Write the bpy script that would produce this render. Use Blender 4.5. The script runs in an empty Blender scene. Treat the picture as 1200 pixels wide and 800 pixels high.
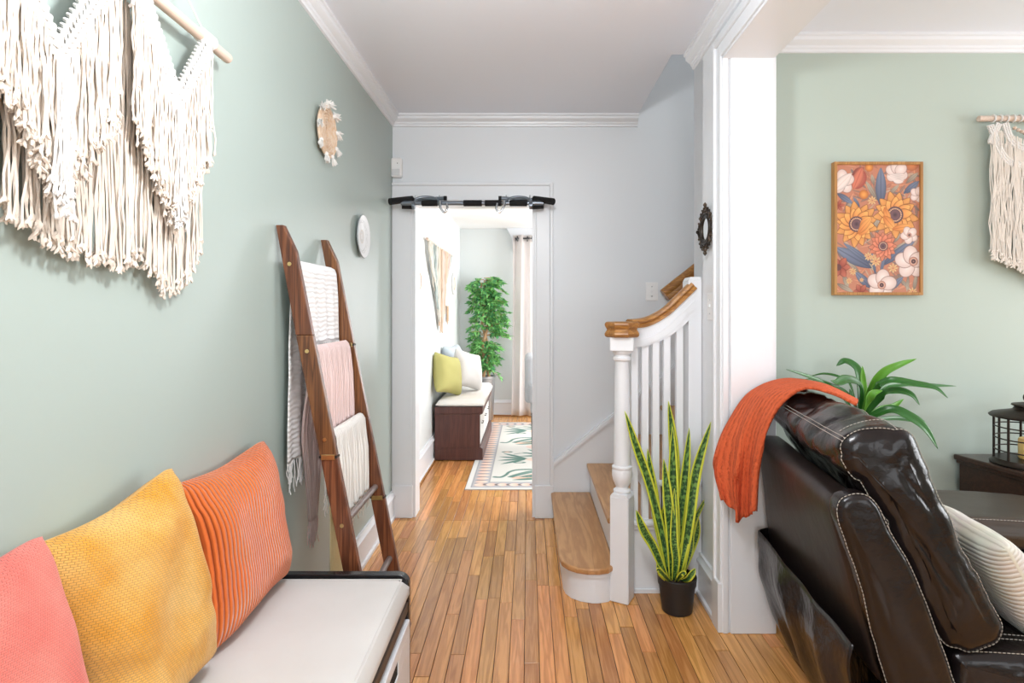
import bpy, math, random
import numpy as np
from mathutils import Vector, Matrix, noise
random.seed(7)
R = math.radians
C = bpy.context.scene.collection
scene = bpy.context.scene

# ------------------------------------------------------------------ camera, world, lights, exposure
F = 660.0; CX = 619.0; CY = 362.0; H = 1.335
cam_d = bpy.data.cameras.new('camera'); cam = bpy.data.objects.new('camera', cam_d); C.objects.link(cam)
cam.location = (0, 0, H); cam.rotation_euler = (R(90), 0, 0)
cam_d.sensor_width = 36; cam_d.lens = F / 1200 * 36
cam_d.shift_x = (600 - CX) / 1200; cam_d.shift_y = (CY - 400) / 1200
cam_d.clip_start = 0.02
scene.camera = cam
world = bpy.data.worlds.new('daylight'); scene.world = world; world.use_nodes = True
world.node_tree.nodes['Background'].inputs[0].default_value = (0.92, 0.96, 1.0, 1)
world.node_tree.nodes['Background'].inputs[1].default_value = 2.2

def area(name, loc, rot, sx, sy, power, col=(1, 1, 1)):
    d = bpy.data.lights.new(name, 'AREA'); d.shape = 'RECTANGLE'; d.size = sx; d.size_y = sy
    d.energy = power; d.color = col
    o = bpy.data.objects.new(name, d); C.objects.link(o); o.location = loc; o.rotation_euler = rot
    return o
# daylight entering through the windows (each lamp fills a modelled window opening, except the added stairwell fill)
area('front_door_daylight', (-0.05, -2.42, 1.45), (R(90), 0, 0), 1.1, 1.9, 18, (0.95, 0.975, 1.0))
area('living_window_daylight', (2.6, -2.42, 1.5), (R(90), 0, 0), 2.4, 1.6, 7, (0.95, 0.975, 1.0))
area('side_window_daylight', (4.42, 1.5, 1.5), (R(90), 0, R(90)), 1.8, 1.5, 42, (0.95, 0.975, 1.0))
area('dining_side_window_daylight', (2.43, 5.4, 1.35), (R(90), 0, R(90)), 2.2, 1.6, 62, (0.95, 0.975, 1.0))
area('dining_back_window_daylight', (0.62, 7.13, 1.25), (R(90), 0, R(180)), 1.2, 1.6, 36, (0.95, 0.975, 1.0))
area('stairwell_fill_light', (3.05, 3.2, 4.2), (R(90), 0, R(90)), 0.6, 0.8, 15, (1, 0.99, 0.95))  # unseen lamp added to brighten the closed stairwell; no window opening here
lamp_d = bpy.data.lights.new('hall_fill_light', 'POINT'); lamp_d.energy = 36; lamp_d.shadow_soft_size = 0.11; lamp_d.color = (0.96, 0.975, 1.0)  # unseen lamp added to brighten the hall walls, floor and ceiling
lamp_o = bpy.data.objects.new('hall_fill_light', lamp_d); C.objects.link(lamp_o); lamp_o.location = (0.0, 1.0, 2.16)
scene.view_settings.view_transform = 'Standard'; scene.view_settings.look = 'None'
scene.view_settings.gamma = 1; scene.view_settings.use_curve_mapping = False
scene.view_settings.exposure = 0.48

# ------------------------------------------------------------------ helpers
def P(px, py, Y):
    return Vector(((px - CX) * Y / F, Y, H - (py - CY) * Y / F))

def mat(name, col, rough=0.5, metal=0.0, bump=None, var=None, coat=0.0, spec=None, sheen=0.0, sub=0.0):
    """bump=(scale(x,y,z),strength,dist,kind) ; var=(scale,colour2,contrast)"""
    m = bpy.data.materials.new(name); m.use_nodes = True
    nt = m.node_tree; b = nt.nodes['Principled BSDF']; L = nt.links.new
    b.inputs['Base Color'].default_value = (*col, 1); b.inputs['Roughness'].default_value = rough
    b.inputs['Metallic'].default_value = metal; b.inputs['Coat Weight'].default_value = coat
    b.inputs['Coat Roughness'].default_value = 0.15
    if spec is not None: b.inputs['Specular IOR Level'].default_value = spec
    if sheen: b.inputs['Sheen Weight'].default_value = sheen
    geo = nt.nodes.new('ShaderNodeNewGeometry')
    def pos(scale):
        mp = nt.nodes.new('ShaderNodeMapping'); L(geo.outputs['Position'], mp.inputs['Vector'])
        mp.inputs['Scale'].default_value = scale; return mp.outputs[0]
    if var:
        n = nt.nodes.new('ShaderNodeTexNoise'); n.inputs['Scale'].default_value = 1; n.inputs['Detail'].default_value = 5
        L(pos(var[0]), n.inputs['Vector'])
        r = nt.nodes.new('ShaderNodeValToRGB'); k = var[2]
        r.color_ramp.elements[0].position = 0.5 - k; r.color_ramp.elements[1].position = 0.5 + k
        r.color_ramp.elements[0].color = (*var[1], 1); r.color_ramp.elements[1].color = (*col, 1)
        L(n.outputs['Fac'], r.inputs[0]); L(r.outputs[0], b.inputs['Base Color'])
    if bump:
        n = nt.nodes.new('ShaderNodeTexNoise'); n.inputs['Scale'].default_value = 1; n.inputs['Detail'].default_value = 4
        L(pos(bump[0]), n.inputs['Vector'])
        bp = nt.nodes.new('ShaderNodeBump'); bp.inputs['Strength'].default_value = bump[1]; bp.inputs['Distance'].default_value = bump[2]
        L(n.outputs['Fac'], bp.inputs['Height']); L(bp.outputs[0], b.inputs['Normal'])
    return m

def wood(name, c1, c2, axis='Y', rough=0.35, per_obj=0.0, ring=14, coat=0.0, c3=None):
    """stained wood with the grain running along one axis; per_obj = brightness/hue spread between pieces"""
    m = bpy.data.materials.new(name); m.use_nodes = True
    nt = m.node_tree; b = nt.nodes['Principled BSDF']; L = nt.links.new
    geo = nt.nodes.new('ShaderNodeNewGeometry'); oi = nt.nodes.new('ShaderNodeObjectInfo')
    add = nt.nodes.new('ShaderNodeVectorMath'); add.operation = 'MULTIPLY_ADD'
    add.inputs[1].default_value = (1, 1, 1); L(geo.outputs['Position'], add.inputs[0])
    cmb = nt.nodes.new('ShaderNodeCombineXYZ'); mul = nt.nodes.new('ShaderNodeMath'); mul.operation = 'MULTIPLY'
    mul.inputs[1].default_value = 37 if per_obj else 0
    L(oi.outputs['Random'], mul.inputs[0])
    for i in range(3): L(mul.outputs[0], cmb.inputs[i])
    L(cmb.outputs[0], add.inputs[2])
    mp = nt.nodes.new('ShaderNodeMapping'); L(add.outputs[0], mp.inputs['Vector'])
    s = {'X': (1.2, ring, ring), 'Y': (ring, 1.2, ring), 'Z': (ring, ring, 1.2)}[axis]
    mp.inputs['Scale'].default_value = s
    n = nt.nodes.new('ShaderNodeTexNoise'); n.inputs['Scale'].default_value = 1.6; n.inputs['Detail'].default_value = 3
    n.inputs['Distortion'].default_value = 0.6
    L(mp.outputs[0], n.inputs['Vector'])
    w = nt.nodes.new('ShaderNodeMath'); w.operation = 'MULTIPLY'; w.inputs[1].default_value = 22
    L(n.outputs['Fac'], w.inputs[0])
    sn = nt.nodes.new('ShaderNodeMath'); sn.operation = 'SINE'; L(w.outputs[0], sn.inputs[0])
    mr = nt.nodes.new('ShaderNodeMapRange'); mr.inputs[1].default_value = -1; L(sn.outputs[0], mr.inputs[0])
    n2 = nt.nodes.new('ShaderNodeTexNoise'); n2.inputs['Scale'].default_value = 9; n2.inputs['Detail'].default_value = 5
    L(mp.outputs[0], n2.inputs['Vector'])
    av = nt.nodes.new('ShaderNodeMath'); av.operation = 'MULTIPLY_ADD'; av.inputs[1].default_value = 0.5
    L(mr.outputs[0], av.inputs[0])
    hf = nt.nodes.new('ShaderNodeMath'); hf.operation = 'MULTIPLY'; hf.inputs[1].default_value = 0.6
    L(n2.outputs['Fac'], hf.inputs[0]); L(hf.outputs[0], av.inputs[2])
    r = nt.nodes.new('ShaderNodeValToRGB')
    r.color_ramp.elements[0].position = 0.12; r.color_ramp.elements[1].position = 0.8
    r.color_ramp.elements[0].color = (*c2, 1); r.color_ramp.elements[1].color = (*c1, 1)
    L(av.outputs[0], r.inputs[0])
    out = r.outputs[0]
    if per_obj:
        hs = nt.nodes.new('ShaderNodeHueSaturation')
        m1 = nt.nodes.new('ShaderNodeMapRange'); L(oi.outputs['Random'], m1.inputs[0])
        m1.inputs[3].default_value = 1 - per_obj; m1.inputs[4].default_value = 1 + per_obj
        L(m1.outputs[0], hs.inputs['Value'])
        wn = nt.nodes.new('ShaderNodeTexWhiteNoise'); wn.noise_dimensions = '1D'; L(oi.outputs['Random'], wn.inputs['W'])
        m2 = nt.nodes.new('ShaderNodeMapRange'); L(wn.outputs['Value'], m2.inputs[0])
        m2.inputs[3].default_value = 0.495; m2.inputs[4].default_value = 0.510
        L(m2.outputs[0], hs.inputs['Hue'])
        L(out, hs.inputs['Color']); out = hs.outputs[0]
    L(out, b.inputs['Base Color']); b.inputs['Roughness'].default_value = rough
    b.inputs['Coat Weight'].default_value = coat; b.inputs['Coat Roughness'].default_value = 0.2
    bp = nt.nodes.new('ShaderNodeBump'); bp.inputs['Strength'].default_value = 0.15; bp.inputs['Distance'].default_value = 0.001
    L(av.outputs[0], bp.inputs['Height']); L(bp.outputs[0], b.inputs['Normal'])
    return m

def uvmat(name, fn, rough=0.8, **kw):
    """material whose colour/bump nodes are made by fn(nt, uv_socket, bsdf)"""
    m = mat(name, (0.5, 0.5, 0.5), rough, **kw); nt = m.node_tree
    uv = nt.nodes.new('ShaderNodeUVMap'); uv.uv_map = 'UVMap'
    fn(nt, uv.outputs[0], nt.nodes['Principled BSDF']); return m

class MB:
    """collects geometry (world coordinates) and links it as ONE mesh object"""
    def __init__(s): s.v = []; s.f = []; s.uv = {}; s.col = None
    def add(s, verts, faces, uvs=None):
        o = len(s.v); s.v.extend([tuple(v) for v in verts])
        for i, f in enumerate(faces):
            if uvs: s.uv[len(s.f)] = [uvs[k] for k in f]
            s.f.append(tuple(k + o for k in f))
        return s
    def box(s, x0, x1, y0, y1, z0, z1, ch=0.0, M=None):
        if ch <= 0:
            v = [(x, y, z) for z in (z0, z1) for y in (y0, y1) for x in (x0, x1)]
            f = [(0, 2, 3, 1), (4, 5, 7, 6), (0, 1, 5, 4), (2, 6, 7, 3), (0, 4, 6, 2), (1, 3, 7, 5)]
        else:
            v = []; c = ch
            for z, i in ((z0, c), (z0 + c, 0), (z1 - c, 0), (z1, c)):
                a, b_, d, e = x0 + i, x1 - i, y0 + i, y1 - i
                k = c * 0.9 if i == 0 else c * 0.5
                v += [(a + k, d, z), (b_ - k, d, z), (b_, d + k, z), (b_, e - k, z), (b_ - k, e, z), (a + k, e, z), (a, e - k, z), (a, d + k, z)]
            f = [tuple(range(7, -1, -1)), tuple(range(24, 32))]
            for r in range(3):
                for k in range(8):
                    a = r * 8 + k; b_ = r * 8 + (k + 1) % 8
                    f.append((a, b_, b_ + 8, a + 8))
        if M is not None: v = [M @ Vector(p) for p in v]
        return s.add(v, f)
    def prism(s, poly, a0, a1, axis='Y', M=None):
        """poly: list of 2-D points, extruded along an axis; (x,z) for Y, (y,z) for X, (x,y) for Z"""
        n = len(poly); v = []
        for a in (a0, a1):
            for p, q in poly:
                v.append({'Y': (p, a, q), 'X': (a, p, q), 'Z': (p, q, a)}[axis])
        f = [tuple(range(n - 1, -1, -1)), tuple(range(n, 2 * n))]
        f += [(k, (k + 1) % n, (k + 1) % n + n, k + n) for k in range(n)]
        if M is not None: v = [M @ Vector(p) for p in v]
        return s.add(v, f)
    def tube(s, pts, r, n=8, cap=True, flat=1.0):
        pts = [Vector(p) for p in pts]; m = len(pts)
        rr = r if isinstance(r, (list, tuple)) else [r] * m
        d0 = (pts[1] - pts[0]).normalized()
        up = Vector((0, 0, 1)) if abs(d0.z) < 0.9 else Vector((1, 0, 0))
        e1 = d0.cross(up).normalized(); v = []
        for i, p in enumerate(pts):
            d = (pts[min(i + 1, m - 1)] - pts[max(i - 1, 0)])
            if d.length < 1e-9: d = d0
            d.normalize(); e1 = (e1 - d * e1.dot(d)); e1.normalize(); e2 = d.cross(e1)
            for k in range(n):
                a = 2 * math.pi * k / n
                v.append(p + e1 * (math.cos(a) * rr[i]) + e2 * (math.sin(a) * rr[i] * flat))
        f = [(i * n + k, i * n + (k + 1) % n, (i + 1) * n + (k + 1) % n, (i + 1) * n + k) for i in range(m - 1) for k in range(n)]
        if cap: f += [tuple(range(n - 1, -1, -1)), tuple(range((m - 1) * n, m * n))]
        return s.add(v, f)
    def lathe(s, prof, c, n=24, axis='Z', M=None):
        """prof: (radius, height) list"""
        v = []
        for r, h in prof:
            for k in range(n):
                a = 2 * math.pi * k / n; p, q = r * math.cos(a), r * math.sin(a)
                v.append({'Z': (c[0] + p, c[1] + q, c[2] + h), 'X': (c[0] + h, c[1] + p, c[2] + q), 'Y': (c[0] + p, c[1] + h, c[2] + q)}[axis])
        m = len(prof)
        f = [(i * n + k, i * n + (k + 1) % n, (i + 1) * n + (k + 1) % n, (i + 1) * n + k) for i in range(m - 1) for k in range(n)]
        f += [tuple(range(n - 1, -1, -1)), tuple(range((m - 1) * n, m * n))]
        if M is not None: v = [M @ Vector(p) for p in v]
        return s.add(v, f)
    def ball(s, c, rx, ry=None, rz=None, n=8, m=6):
        ry = ry or rx; rz = rz or rx; v = [(c[0], c[1], c[2] - rz)]
        for i in range(1, m):
            t = math.pi * i / m
            for k in range(n):
                a = 2 * math.pi * k / n
                v.append((c[0] + rx * math.sin(t) * math.cos(a), c[1] + ry * math.sin(t) * math.sin(a), c[2] - rz * math.cos(t)))
        v.append((c[0], c[1], c[2] + rz)); f = [(0, 1 + (k + 1) % n, 1 + k) for k in range(n)]
        for i in range(m - 2):
            for k in range(n):
                a = 1 + i * n + k; b = 1 + i * n + (k + 1) % n
                f.append((a, b, b + n, a + n))
        t = 1 + (m - 2) * n
        f += [(t + k, t + (k + 1) % n, len(v) - 1) for k in range(n)]
        return s.add(v, f)
    def torus(s, c, R_, r, e1, e2, n=20, m=8):
        e1 = Vector(e1).normalized(); e2 = Vector(e2).normalized(); e3 = e1.cross(e2); c = Vector(c); v = []
        for i in range(n):
            a = 2 * math.pi * i / n; d = e1 * math.cos(a) + e2 * math.sin(a)
            for k in range(m):
                b = 2 * math.pi * k / m
                v.append(c + d * (R_ + r * math.cos(b)) + e3 * (r * math.sin(b)))
        f = [(i * m + k, ((i + 1) % n) * m + k, ((i + 1) % n) * m + (k + 1) % m, i * m + (k + 1) % m) for i in range(n) for k in range(m)]
        return s.add(v, f)
    def grid(s, fn, nu, nv, wrap=False):
        """fn(u,v) -> point ; u,v in 0..1"""
        v = []; uv = []
        for j in range(nv + 1):
            for i in range(nu + 1):
                v.append(fn(i / nu, j / nv)); uv.append((i / nu, j / nv))
        f = [(j * (nu + 1) + i, j * (nu + 1) + i + 1, (j + 1) * (nu + 1) + i + 1, (j + 1) * (nu + 1) + i) for j in range(nv) for i in range(nu)]
        return s.add(v, f, uv)
    def build(s, name, m, parent=None, smooth=True, kind=None, label=None, origin=None, angle=40):
        a = np.array([tuple(p) for p in s.v], float)
        if parent is not None: o = Vector(parent['_w'])
        elif origin is not None: o = Vector(origin)
        else: o = Vector(((a[:, 0].min() + a[:, 0].max()) / 2, (a[:, 1].min() + a[:, 1].max()) / 2, a[:, 2].min()))
        me = bpy.data.meshes.new(name); me.from_pydata((a - np.array(o)).tolist(), [], s.f)
        if s.uv:
            ul = me.uv_layers.new(name='UVMap')
            for p in me.polygons:
                if p.index in s.uv:
                    for li, c in zip(p.loop_indices, s.uv[p.index]): ul.data[li].uv = c
        if smooth:
            me.shade_smooth() if hasattr(me, 'shade_smooth') else None
            try: me.set_sharp_from_angle(angle=R(angle))
            except Exception: pass
        me.materials.append(m); ob = bpy.data.objects.new(name, me); C.objects.link(ob)
        if parent is not None: ob.parent = parent; ob['_w'] = parent['_w']
        else: ob.location = o; ob['_w'] = tuple(o)
        if kind: ob['kind'] = kind
        if label: ob['label'] = label
        return ob

def thing(name, loc, label, cat, group=None, kind=None):
    o = bpy.data.objects.new(name, None); C.objects.link(o); o.location = loc; o['_w'] = tuple(loc)
    o.empty_display_size = 0.05
    if label: o['label'] = label
    if cat: o['category'] = cat
    if group: o['group'] = group
    if kind: o['kind'] = kind
    return o
def tag(o, label, cat, group=None):
    o['label'] = label; o['category'] = cat
    if group: o['group'] = group
    return o
def struct(name, mb, m, parent=None, smooth=False):
    o = mb.build(name, m, parent, smooth=smooth)
    o['kind'] = 'structure'; return o
def bevel(o, w=0.004, seg=2):
    b = o.modifiers.new('bevel', 'BEVEL'); b.width = w; b.segments = seg; b.limit_method = 'ANGLE'; b.angle_limit = R(35); return o
def subsurf(o, n=2):
    m = o.modifiers.new('subdivision', 'SUBSURF'); m.levels = n; m.render_levels = n; return o
def solid(o, t=0.004, off=0):
    m = o.modifiers.new('thickness', 'SOLIDIFY'); m.thickness = t; m.offset = off; return o
def smoothline(pts, n=8):
    """Catmull-Rom through points"""
    pts = [Vector(p) for p in pts]; out = []
    q = [pts[0] * 2 - pts[1]] + pts + [pts[-1] * 2 - pts[-2]]
    for i in range(1, len(q) - 2):
        for k in range(n):
            t = k / n; a, b, c, d = q[i - 1], q[i], q[i + 1], q[i + 2]
            out.append(0.5 * ((2 * b) + (c - a) * t + (2 * a - 5 * b + 4 * c - d) * t * t + (3 * b - a - 3 * c + d) * t ** 3))
    out.append(pts[-1]); return out

# ------------------------------------------------------------------ materials
WHITE = mat('white_trim_paint', (0.80, 0.82, 0.85), 0.3, bump=((5, 5, 2), 0.05, 0.004))
BACKW = mat('pale_grey_wall_paint', (0.76, 0.79, 0.82), 0.33, bump=((5, 5, 2.5), 0.08, 0.006))
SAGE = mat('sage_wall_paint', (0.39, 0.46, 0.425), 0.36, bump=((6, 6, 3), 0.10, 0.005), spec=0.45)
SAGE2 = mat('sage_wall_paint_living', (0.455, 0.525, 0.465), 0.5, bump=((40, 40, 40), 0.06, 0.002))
DINW = mat('pale_dining_wall_paint', (0.70, 0.735, 0.73), 0.5)
CEIL = mat('ceiling_paint', (0.83, 0.86, 0.93), 0.35, bump=((4, 1.5, 4), 0.12, 0.008))
CEILW = mat('white_ceiling_paint', (0.85, 0.85, 0.85), 0.6)
PLANK = wood('oak_strip_floor', (0.72, 0.325, 0.105), (0.48, 0.185, 0.05), 'Y', 0.24, 0.24, ring=22, coat=0.35)
GAP = mat('floor_joint_dark', (0.05, 0.025, 0.012), 0.8)
TREAD = wood('oak_stair_tread', (0.58, 0.31, 0.13), (0.41, 0.195, 0.07), 'Y', 0.32, ring=10)
RAILW = wood('honey_handrail_wood', (0.46, 0.215, 0.055), (0.22, 0.085, 0.02), 'X', 0.3, ring=26)
LADW = wood('stained_pine_ladder', (0.235, 0.085, 0.035), (0.06, 0.018, 0.010), 'Z', 0.33, per_obj=0.15, ring=36)
DARKW = wood('dark_brown_bench_wood', (0.095, 0.034, 0.026), (0.055, 0.018, 0.014), 'Z', 0.35, ring=20)
ESPR = wood('espresso_table_wood', (0.055, 0.024, 0.014), (0.03, 0.013, 0.008), 'X', 0.28, ring=20, coat=0.2)
DOWEL = wood('pale_dowel_wood', (0.68, 0.55, 0.46), (0.58, 0.45, 0.36), 'Y', 0.6, ring=40)
COTTON = mat('cream_cotton_cord', (0.72, 0.645, 0.565), 0.95, bump=((500, 500, 500), 0.5, 0.001), sheen=0.2)
COTTONW = mat('white_cotton_cord', (0.72, 0.70, 0.67), 0.95, bump=((400, 400, 400), 0.5, 0.001), sheen=0.2)
BLACKM = mat('black_frame_paint', (0.012, 0.012, 0.014), 0.25, coat=0.3)
BLACKR = mat('black_foam_rubber', (0.006, 0.006, 0.007), 0.85)
STEEL = mat('grey_metallic_tube', (0.22, 0.25, 0.29), 0.3, 0.75)
CHROME = mat('polished_metal', (0.6, 0.62, 0.65), 0.15, 1.0)
BRASS = mat('brass_bolt_metal', (0.75, 0.55, 0.25), 0.3, 1.0)
PLASTIC = mat('white_plastic', (0.88, 0.88, 0.88), 0.35)
BRONZE = mat('dark_bronze_metal', (0.035, 0.026, 0.020), 0.4, 0.7, bump=((90, 90, 90), 0.3, 0.002))
LEATHER = mat('black_leather', (0.011, 0.008, 0.008), 0.22, bump=((26, 26, 26), 0.30, 0.010), coat=0.0, spec=0.36)
LEATHERB = mat('espresso_leather', (0.020, 0.014, 0.012), 0.36, bump=((16, 16, 16), 0.15, 0.010), coat=0.0, spec=0.32)
STITCH = mat('pale_stitching_thread', (0.42, 0.38, 0.33), 0.9)
MIRROR = mat('mirror_glass', (0.85, 0.87, 0.88), 0.03, 1.0)
GREYFAB = mat('grey_upholstery', (0.40, 0.42, 0.44), 0.9, bump=((300, 300, 300), 0.3, 0.001))
POTB = mat('black_plastic_pot', (0.018, 0.016, 0.016), 0.45)
SOIL = mat('potting_soil', (0.05, 0.03, 0.02), 0.95, bump=((80, 80, 80), 1, 0.01))
# ================================================================== THE SETTING
LX = -0.874; BY = 3.626; CH = 2.58; PX0, PX1 = 0.812, 1.0075; PY = 2.325; SX = 0.703; SY = 2.757
DX0, DX1, DZ = -0.736, 0.038, 2.016
DLX = -0.85; DBY = 7.05; DCH = 2.34

# floor and its planks
struct('floor', MB().box(-1.0, 4.6, -2.6, 7.2, -0.12, -0.004), GAP)
floor = bpy.data.objects['floor']
stuff = MB(); pw = 0.0572; shared = {}; cand = []
rnd = random.Random(11)
x = -0.93
while x < 4.5:
    y = -2.5 + rnd.uniform(-0.6, 0)
    brk = rnd.random() < 0.7
    while y < 7.1:
        l = rnd.choice((0.35, 0.45, 0.55, 0.65, 0.8, 0.95, 1.1))
        y1 = y + l
        if brk and y < 3.52 < y1 + 0.12: y1 = 3.56; l = y1 - y
        cand.append((x, y, l))
        y = y1
        if y > 3.9: brk = False
    x += pw
def inview(x, y, l):
    ym, y1 = y + l / 2, y + l
    if y1 < 1.95 or y > 6.4: return 0
    if x < -0.90: return 0
    if ym > 3.6: return x < 0.07 and not (x > -0.40 and y > 4.2) and not (x < -0.45 and y > 4.95) and not (x > -0.46 and y > 4.2)
    if y1 > 2.9 and x > 0.16: return 0
    return x < 1.12 and not (x > 0.8 and y > 2.33)
ind = [c for c in cand if inview(*c)]
ind.sort(key=lambda c: abs(c[1] + c[2] / 2 - 2.6)); keep = set(ind[:298])
print('planks in view', len(ind))
for c in cand:
    x, y, l = c; g = 0.0012
    if c in keep:
        k = round(l, 3)
        if k not in shared:
            mb = MB().box(g, pw - g, g, l - g, -0.012, 0.0, ch=0.0009)
            o = mb.build('plank', PLANK, None, smooth=False, origin=(0, 0, 0)); shared[k] = o.data; C.objects.unlink(o); bpy.data.objects.remove(o)
        o = bpy.data.objects.new('plank', shared[k]); C.objects.link(o); o.location = (x, y, rnd.uniform(-0.0004, 0.0002)); 
        o.parent = floor; o.location = Vector(o.location) - floor.location
    else:
        stuff.box(x + g, x + pw - g, y + g, y + l - g, -0.012, 0.0)
PLANK2 = PLANK.copy(); PLANK2.name = 'oak_strip_floor_far'
stuff.build('floor_boards', PLANK2, floor, smooth=False, kind='stuff')

# walls
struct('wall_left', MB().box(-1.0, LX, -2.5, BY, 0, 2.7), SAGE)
struct('wall_back', MB().box(-1.0, DX0, BY, BY + 0.12, 0, 2.7).box(DX0, DX1, BY, BY + 0.12, DZ, 2.7).box(DX1, 3.2, BY, BY + 0.12, 0, 5.2), BACKW)
struct('wall_stairwell_front', MB().box(PX0, 3.2, 2.62, SY, 0, 5.2), BACKW)
struct('wall_stairwell_side', MB().box(3.2, 3.3, 2.5, BY, 0, 5.2), BACKW)
struct('wall_stairwell_upper', MB().box(0.58, SX, SY, BY, 2.585, 5.2).box(SX, PX0, 2.63, SY, 2.585, 5.2), BACKW)
struct('ceiling_stairwell', MB().box(0.58, 3.3, 2.62, BY + 0.12, 5.2, 5.3), CEIL)
struct('wall_right_pier', MB().box(PX0, PX1, PY, SY, 0, CH).box(PX0, PX1, -2.5, PY, 2.378, CH), WHITE)
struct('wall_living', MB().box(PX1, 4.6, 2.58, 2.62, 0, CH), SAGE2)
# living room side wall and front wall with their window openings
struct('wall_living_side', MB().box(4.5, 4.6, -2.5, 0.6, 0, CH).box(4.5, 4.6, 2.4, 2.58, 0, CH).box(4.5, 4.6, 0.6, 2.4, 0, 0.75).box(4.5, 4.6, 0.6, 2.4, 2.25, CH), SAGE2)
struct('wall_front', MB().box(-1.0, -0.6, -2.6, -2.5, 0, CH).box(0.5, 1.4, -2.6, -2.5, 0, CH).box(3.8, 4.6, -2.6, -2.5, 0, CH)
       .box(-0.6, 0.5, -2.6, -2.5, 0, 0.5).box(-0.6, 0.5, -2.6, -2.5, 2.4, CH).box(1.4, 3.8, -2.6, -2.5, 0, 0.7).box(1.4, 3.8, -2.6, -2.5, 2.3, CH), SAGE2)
# dining room behind the door
struct('wall_dining_left', MB().box(-1.0, DLX, BY + 0.12, DBY, 0, 2.7), DINW)
struct('wall_dining_back', MB().box(-1.0, 0.02, DBY, DBY + 0.15, 0, 2.7).box(1.22, 2.6, DBY, DBY + 0.15, 0, 2.7).box(0.02, 1.22, DBY, DBY + 0.15, 0, 0.45).box(0.02, 1.22, DBY, DBY + 0.15, 2.05, 2.7), DINW)
struct('wall_dining_right', MB().box(2.5, 2.6, BY + 0.12, 4.3, 0, 2.7).box(2.5, 2.6, 6.5, DBY, 0, 2.7).box(2.5, 2.6, 4.3, 6.5, 0, 0.55).box(2.5, 2.6, 4.3, 6.5, 2.15, 2.7), DINW)
# ceilings
struct('ceiling', MB().box(-1.0, 4.6, -2.6, SY, CH, CH + 0.12).box(-1.0, SX, SY, BY, CH, CH + 0.12), CEIL)
struct('ceiling_dining', MB().box(-1.0, 2.6, BY + 0.12, DBY + 0.15, DCH, DCH + 0.08), CEILW)

# crown mouldings : stepped profile, (out from wall, down from ceiling)
CR = [(0, 0), (0.052, 0), (0.052, 0.012), (0.044, 0.016), (0.042, 0.030), (0.026, 0.044), (0.020, 0.046), (0.018, 0.056), (0.012, 0.060), (0.010, 0.072), (0, 0.074)]
struct('trim_1', MB().prism([(LX + a, CH - d) for a, d in CR], -2.5, BY, 'Y'), WHITE, smooth=True)
struct('trim_2', MB().prism([(BY - a, CH - d) for a, d in CR], LX, SX, 'X'), WHITE, smooth=True)
struct('trim_3', MB().prism([(PX0 - a, CH - d) for a, d in CR], -2.5, SY, 'Y'), WHITE, smooth=True)
struct('trim_4', MB().prism([(2.58 - a, CH - d) for a, d in CR], PX1, 4.5, 'X'), WHITE, smooth=True)
# baseboards
def base_prof(h): return [(0, 0), (0.026, 0), (0.026, 0.018), (0.016, 0.024), (0.016, h - 0.045), (0.024, h - 0.040), (0.024, h - 0.028), (0.014, h - 0.018), (0.012, h), (0, h)]
struct('baseboard_left', MB().prism([(LX + a, d) for a, d in base_prof(0.175)], -2.5, BY - 0.02, 'Y'), WHITE, smooth=True)
struct('baseboard_right', MB().prism([(PX0 - a, d) for a, d in base_prof(0.195)], PY + 0.07, SY - 0.05, 'Y'), WHITE, smooth=True)
struct('baseboard_dining_left', MB().prism([(DLX + a, d) for a, d in base_prof(0.215)], BY + 0.12, DBY, 'Y'), WHITE, smooth=True)
struct('baseboard_dining_back', MB().prism([(DBY - a, d) for a, d in base_prof(0.20)], DLX, 2.5, 'X'), WHITE, smooth=True)
struct('baseboard_living', MB().prism([(2.58 - a, d) for a, d in base_prof(0.19)], PX1, 4.5, 'X'), WHITE, smooth=True)
# shoe moulding of the dining floor, wood coloured
struct('trim_5', MB().box(DLX + 0.026, DLX + 0.034, BY + 0.12, DBY - 0.03, 0, 0.014).box(DLX + 0.03, 2.0, DBY - 0.042, DBY - 0.027, 0, 0.02), RAILW)

# door casing between hall and dining room
dc = MB()
dc.box(LX + 0.001, DX0 - 0.012, BY - 0.022, BY, 0.205, 2.016 + 0.11, ch=0.003)
dc.box(DX0 - 0.014, DX0, BY - 0.014, BY, 0, DZ + 0.0, ch=0.003)
dc.box(LX + 0.001, DX0 - 0.004, BY - 0.030, BY, 0, 0.208, ch=0.003)
dc.box(DX1 + 0.014, DX1 + 0.10, BY - 0.022, BY, 0.205, 2.016 + 0.11, ch=0.003)
dc.box(DX1, DX1 + 0.016, BY - 0.014, BY, 0, DZ, ch=0.003)
dc.box(DX1 + 0.10, DX1 + 0.122, BY - 0.032, BY, 0.205, DZ + 0.128, ch=0.004)
dc.box(DX1 + 0.004, DX1 + 0.122, BY - 0.036, BY, 0, 0.208, ch=0.003)
dc.box(LX + 0.001, DX1 + 0.10, BY - 0.0225, BY, DZ + 0.014, DZ + 0.11, ch=0.003)
dc.box(LX + 0.001, DX1 + 0.101, BY - 0.032, BY, DZ + 0.108, DZ + 0.128, ch=0.004)
dc.box(DX0, DX1, BY - 0.014, BY, DZ, DZ + 0.016, ch=0.003)
dc.box(DX0 - 0.001, DX0 + 0.012, BY - 0.012, BY + 0.13, 0, DZ)
dc.box(DX1 - 0.012, DX1 + 0.001, BY - 0.012, BY + 0.13, 0, DZ)
dc.box(DX0, DX1, BY - 0.012, BY + 0.13, DZ - 0.012, DZ + 0.001)
struct('trim_6', dc, WHITE)
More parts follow.
